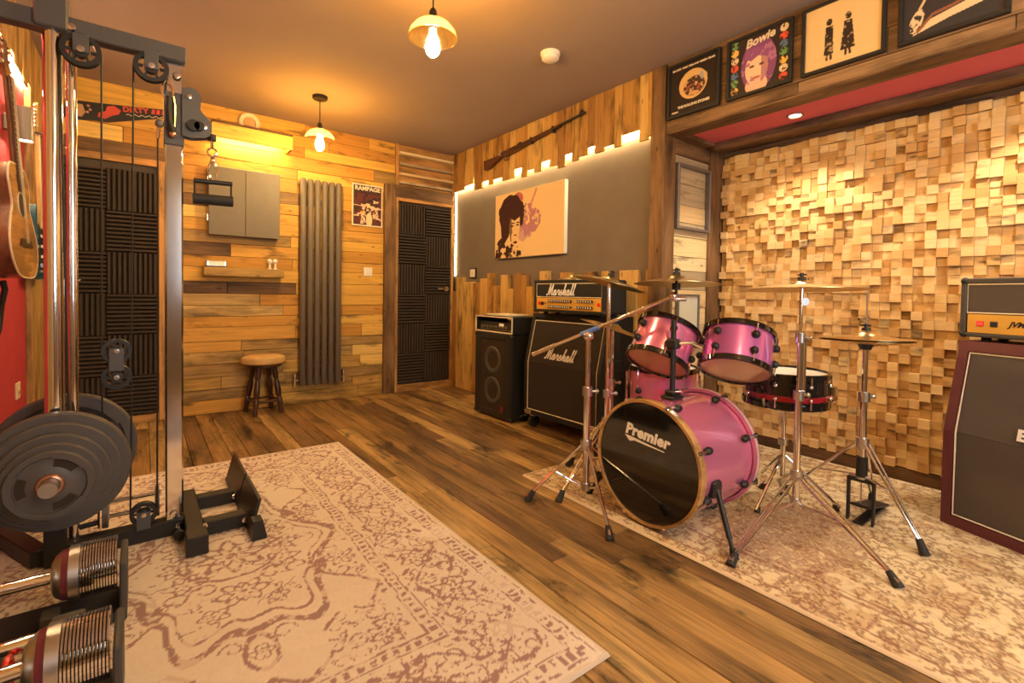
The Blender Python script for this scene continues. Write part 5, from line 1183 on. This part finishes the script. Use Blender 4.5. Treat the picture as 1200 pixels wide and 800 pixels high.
# adjustable dumbbells in their cradles
def dumbbell(y, label):
    z = .160; x1 = -.062; hl = .149; x2 = x1-hl; x3 = x2-.125; x4 = x3-.15
    t = thing('dumbbell', ((x1+x4)/2, y, z-.09), label, 'dumbbell', 'adjustable chrome dumbbells'); ax = (-1, 0, 0)
    for k in range(13):
        xa = x1-.0066*k
        MB().lathe([(0, 0), (.075, 0), (.078, .0012), (.078, .0052), (.075, .006), (0, .006)], (xa, y, z), ax, 40).build('plate_disc', M['chrome'], t)
    MB().lathe([(0, 0), (.078, 0), (.078, .024), (.074, .026), (0, .026)], (x1-.0865, y, z), ax, 40).build('end_collar', M['steel'], t)
    MB().lathe([(0, 0), (.073, 0), (.070, .014), (0, .014)], (x1-.1125, y, z), ax, 40).build('colour_band', M['burgundy'], t)
    MB().lathe([(0, 0), (.070, 0), (.057, .016), (.040, .024), (0, .024)], (x1-.1265, y, z), ax, 40).build('cone', M['steel'], t)
    MB().cyl((x2, y, z), (x3, y, z), .0175, n=20).build('handle', M['chrome'], t)
    MB().lathe([(0, 0), (.040, 0), (.070, .02), (.078, .04), (.078, .13), (0, .13)], (x3, y, z), ax, 40).build('far_head', M['steel'], t)
    c = thing('dumbbell_cradle', ((x1+x4)/2, y, RUG1), 'black cradle tray under the '+label.split(' with ')[0], 'cradle', 'dumbbell cradles')
    MB().box(x4-.01, x1+.012, y-.085, y+.085, RUG1, .040, .004).build('tray', M['black'], c, 0)
    MB().box(x1+.006, x1+.024, y-.090, y+.090, RUG1, .190, .005).build('end_wall', M['tolexgrey'], c, 0)
    MB().box(x2-.02, x2+.02, y-.085, y-.03, .040, .085, .004).build('rest', M['tolexgrey'], c, 0)
    return t
dumbbell(1.93, 'chrome dumbbell of ribbed plates beside the weight plates with maroon band')
dumbbell(1.50, 'chrome dumbbell of ribbed plates beside the orange-marked wrap with maroon band')
t = thing('short_bar', (-.25, 1.66, .06), 'short chrome bar with black collar between the two dumbbells', 'bar')
MB().cyl((-.46, 1.715, .10), (-.17, 1.715, .10), .020, n=20).build('bar', M['chrome'], t)
MB().box(-.195, -.125, 1.69, 1.75, RUG1, .135, .005).build('collar', M['tolexgrey'], t, 0)
t = thing('wrist_wrap', (-.33, 1.64, .05), 'black wrap with orange marks and red edge by the dumbbells', 'wrap')
MB().cyl((-.47, 1.645, .066), (-.265, 1.645, .066), .050, n=24).build('roll', M['rubber'], t)
MB().torus((-.262, 1.645, .066), (1, 0, 0), .044, .008, 28, 8).build('red_edge', M['red'], t)
for k in range(9):
    a = 2*PI*k/9; d = Vector((0, math.cos(a), math.sin(a)))
    for xx in (-.295, -.36): MB().obox(Vector((xx-.015*(k % 2), 1.645, .066))+d*.050, (.014, .005, .0015), (Vector((1, 0, 0)), Vector((0, -d.z, d.y)), d)).build('orange_mark', M['orange'], t, 0)
MB().obox((-.205, 1.63, .034), (.055, .018, .003), None, .001).build('tail', M['rubber'], t, 0)
MB().box(-.23, -.19, 1.626, 1.634, .037, .0385).build('orange_mark', M['orange'], t, 0)
# ------------------------------------------------------------------ guitars and lamps on the crimson wall
def outline(pts, n=6):
    out = []; m = len(pts)
    for i in range(m):
        p0, p1, p2, p3 = (np.array(pts[(i+k-1) % m], float) for k in range(4))
        for j in range(n):
            s = j/n; out.append(tuple(.5*((2*p1)+(-p0+p2)*s+(2*p0-5*p1+4*p2-p3)*s*s+(-p0+3*p1-3*p2+p3)*s**3)))
    return out
# acoustic: local x = along wall (+Y), y = up, z = out from the wall (+X)
def gT(y, z, x, tilt, lean, yaw=0):
    m = Matrix(((0, 0, 1), (1, 0, 0), (0, 1, 0))).to_4x4(); m.translation = Vector((x, y, z))
    return m @ Matrix.Rotation(tilt, 4, 'Z') @ Matrix.Rotation(yaw, 4, 'Y') @ Matrix.Rotation(lean, 4, 'X')
half = [(0, 0), (.12, .015), (.19, .09), (.195, .17), (.155, .255), (.125, .30), (.135, .36), (.145, .42), (.105, .475), (0, .485)]
ac = outline(half+[(-x, y) for x, y in half[-2:0:-1]], 5)
MB.T = gT(2.97, 1.045, -.496, -.02, -.065, -.07)
t = thing('acoustic_guitar', (-.46, 2.97, 1.045), 'flamed honey acoustic guitar hanging on the crimson wall', 'guitar')
MB().prism(ac, (0, 0, 0), (1, 0, 0), (0, 1, 0), (0, 0, .098)).build('body', M['mahog'], t)
MB().prism([(x*.992, y*.992+.002) for x, y in ac], (0, 0, .098), (1, 0, 0), (0, 1, 0), (0, 0, .004)).build('soundboard', M['flame'], t)
MB().tube([(x, y, .099) for x, y in ac], .0042, 6, closed=True).build('binding', M['piping'], t)
MB().lathe([(0, 0), (.050, 0), (.050, .001), (0, .001)], (0, .315, .102), (0, 0, 1), 28).build('sound_hole', M['black'], t)
MB().torus((0, .315, .103), (0, 0, 1), .055, .003, 28, 6).build('rosette', M['piping'], t)
MB().prism([(-.085, .135), (.085, .135), (.06, .165), (-.06, .165)], (0, 0, .102), (1, 0, 0), (0, 1, 0), (0, 0, .010)).build('bridge', M['ebony'], t)
MB().box(-.0275, .0275, .40, .86, .085, .103, .006).build('neck', M['mahog'], t)
fb = MB().box(-.027, .027, .37, .86, .103, .109).build('fretboard', M['ebony'], t, 0)
fr = MB()
for k in range(18): fr.box(-.0265, .0265, .86-.64*(1-2**(-(k+1)/12))-.001, .86-.64*(1-2**(-(k+1)/12))+.001, .109, .1105)
fr.build('frets', M['steel'], fb, 0)['kind'] = 'stuff'
MB().prism([(-.024, .86), (.024, .86), (.036, .90), (.034, 1.02), (-.034, 1.02), (-.036, .90)], (0, 0, .080), (1, 0, 0), (0, 1, 0), (0, 0, .018)).build('headstock', M['mahog'], t, 0)
for k in range(3):
    for s in (-1, 1): MB().cyl((s*.03, .905+.04*k, .090), (s*.055, .905+.04*k, .090), .004, n=8).sphere((s*.060, .905+.04*k, .090), .010, 8, 6).build('tuner', M['chrome'], t)
st = MB()
for k in range(6): st.tube([(-.02+.008*k, .15, .113), (-.017+.0068*k, .86, .112)], .0006, 4)
st.build('strings', M['steel'], t)['kind'] = 'stuff'
MB.T = None
tag(MB().tube([(-.475, 2.98, 1.036), (-.47, 2.99, 1.0), (-.485, 3.01, .93), (-.495, 3.02, .83), (-.505, 2.99, .76), (-.515, 2.92, .715), (-.52, 2.84, .72)], .011, 10).build('guitar_strap', M['black']), 'black strap dangling below the acoustic guitar', 'strap')
# electric
eb = outline([(0, 0), (.11, .01), (.165, .08), (.15, .16), (.115, .21), (.12, .27), (.165, .34), (.15, .385), (.10, .375), (.05, .34), (0, .33), (-.05, .34), (-.09, .40), (-.135, .43), (-.155, .37), (-.12, .28), (-.115, .21), (-.15, .15), (-.165, .08), (-.11, .01)], 5)
MB.T = gT(3.97, 1.05, -.515, 0, -.015)
t = thing('electric_guitar', (-.50, 3.97, 1.05), 'blue green electric guitar with pale maple neck on the crimson wall', 'guitar')
MB().prism(eb, (0, 0, 0), (1, 0, 0), (0, 1, 0), (0, 0, .045)).build('body', M['teal'], t)
MB().prism([(x*.72+.015, y*.62+.06) for x, y in eb], (0, 0, .045), (1, 0, 0), (0, 1, 0), (0, 0, .002)).build('pickguard', M['black'], t)
for yy in (.13, .19, .25): MB().box(-.038, .038, yy, yy+.018, .047, .054, .002).build('pickup', M['white'], t, 0)
for k in range(3): MB().cyl((.085+.02*k, .12-.03*k, .046), (.085+.02*k, .12-.03*k, .064), .011, n=14).build('knob', M['cream'], t)
MB().box(-.036, .036, .075, .10, .046, .056, .002).build('bridge', M['chrome'], t, 0)
MB().box(-.026, .026, .30, .86, .030, .056, .006).build('neck', M['maple'], t)
MB().prism([(-.024, .86), (.024, .86), (.03, .90), (.045, .97), (.06, 1.03), (.04, 1.05), (-.01, 1.03), (-.032, .93)], (0, 0, .030), (1, 0, 0), (0, 1, 0), (0, 0, .016)).build('headstock', M['maple'], t, 0)
for k in range(6): MB().cyl((-.026+.003*k, .89+.023*k, .04), (-.055+.003*k, .89+.023*k, .04), .004, n=8).sphere((-.060+.003*k, .89+.023*k, .04), .009, 8, 6).build('tuner', M['chrome'], t)
fr = MB()
for k in range(20): fr.box(-.0255, .0255, .86-.64*(1-2**(-(k+1)/12))-.001, .86-.64*(1-2**(-(k+1)/12))+.001, .056, .0572)
fr.build('frets', M['steel'], t, 0)['kind'] = 'stuff'
MB.T = None
for yy, zz, lab in ((2.99, 2.055, 'black wall hanger holding the acoustic guitar'), (3.97, 1.91, 'black wall hanger holding the electric guitar')):
    tag(MB().box(-.55, -.538, yy-.03, yy+.03, zz-.04, zz+.05, .003).tube([(-.54, yy, zz), (-.50, yy, zz)], .006).tube([(-.46, yy-.045, zz-.01), (-.50, yy-.04, zz), (-.50, yy+.04, zz), (-.46, yy+.045, zz-.01)], .006).build('guitar_hanger', M['black']), lab, 'hanger')
# cylinder lamps on the crimson wall
for yy, lab in ((3.50, 'lit grey cylinder wall lamp between the two guitars'), (2.50, 'lit grey cylinder wall lamp behind the cable machine')):
    x, z0, z1 = -.475, 1.755, 1.925
    t = thing('wall_lamp', (x, yy, z0), lab, 'wall lamp', 'cylinder lamps on the crimson wall')
    MB().lathe([(.031, .006), (.036, 0), (.036, z1-z0), (.031, z1-z0-.006)], (x, yy, z0), (0, 0, 1), 28, closed=True).build('cylinder', M['framegrey'], t)
    MB().box(-.55, x-.034, yy-.02, yy+.02, (z0+z1)/2-.04, (z0+z1)/2+.04, .003).build('wall_bracket', M['framegrey'], t, 0)
    MB().lathe([(0, .008), (.031, .008), (.031, .012), (0, .012)], (x, yy, z0), (0, 0, 1), 20).build('lower_lamp', M['sconceface'], t)
    MB().lathe([(0, .0), (.031, .0), (.031, .004), (0, .004)], (x, yy, z1-.012), (0, 0, 1), 20).build('upper_lamp', M['sconceface'], t)
t = thing('wall_socket', (-.545, 3.75, .40), 'cream wall socket low on the crimson wall', 'socket')
MB().box(-.55, -.540, 3.71, 3.80, .395, .485, .003).build('plate', M['cream'], t, 0)
MB().box(-.540, -.536, 3.735, 3.745, .45, .465).build('rocker', M['white'], t, 0)
for yy in (3.75, 3.77): MB().box(-.5405, -.539, yy, yy+.006, .42, .435).build('pin_slot', M['black'], t, 0)
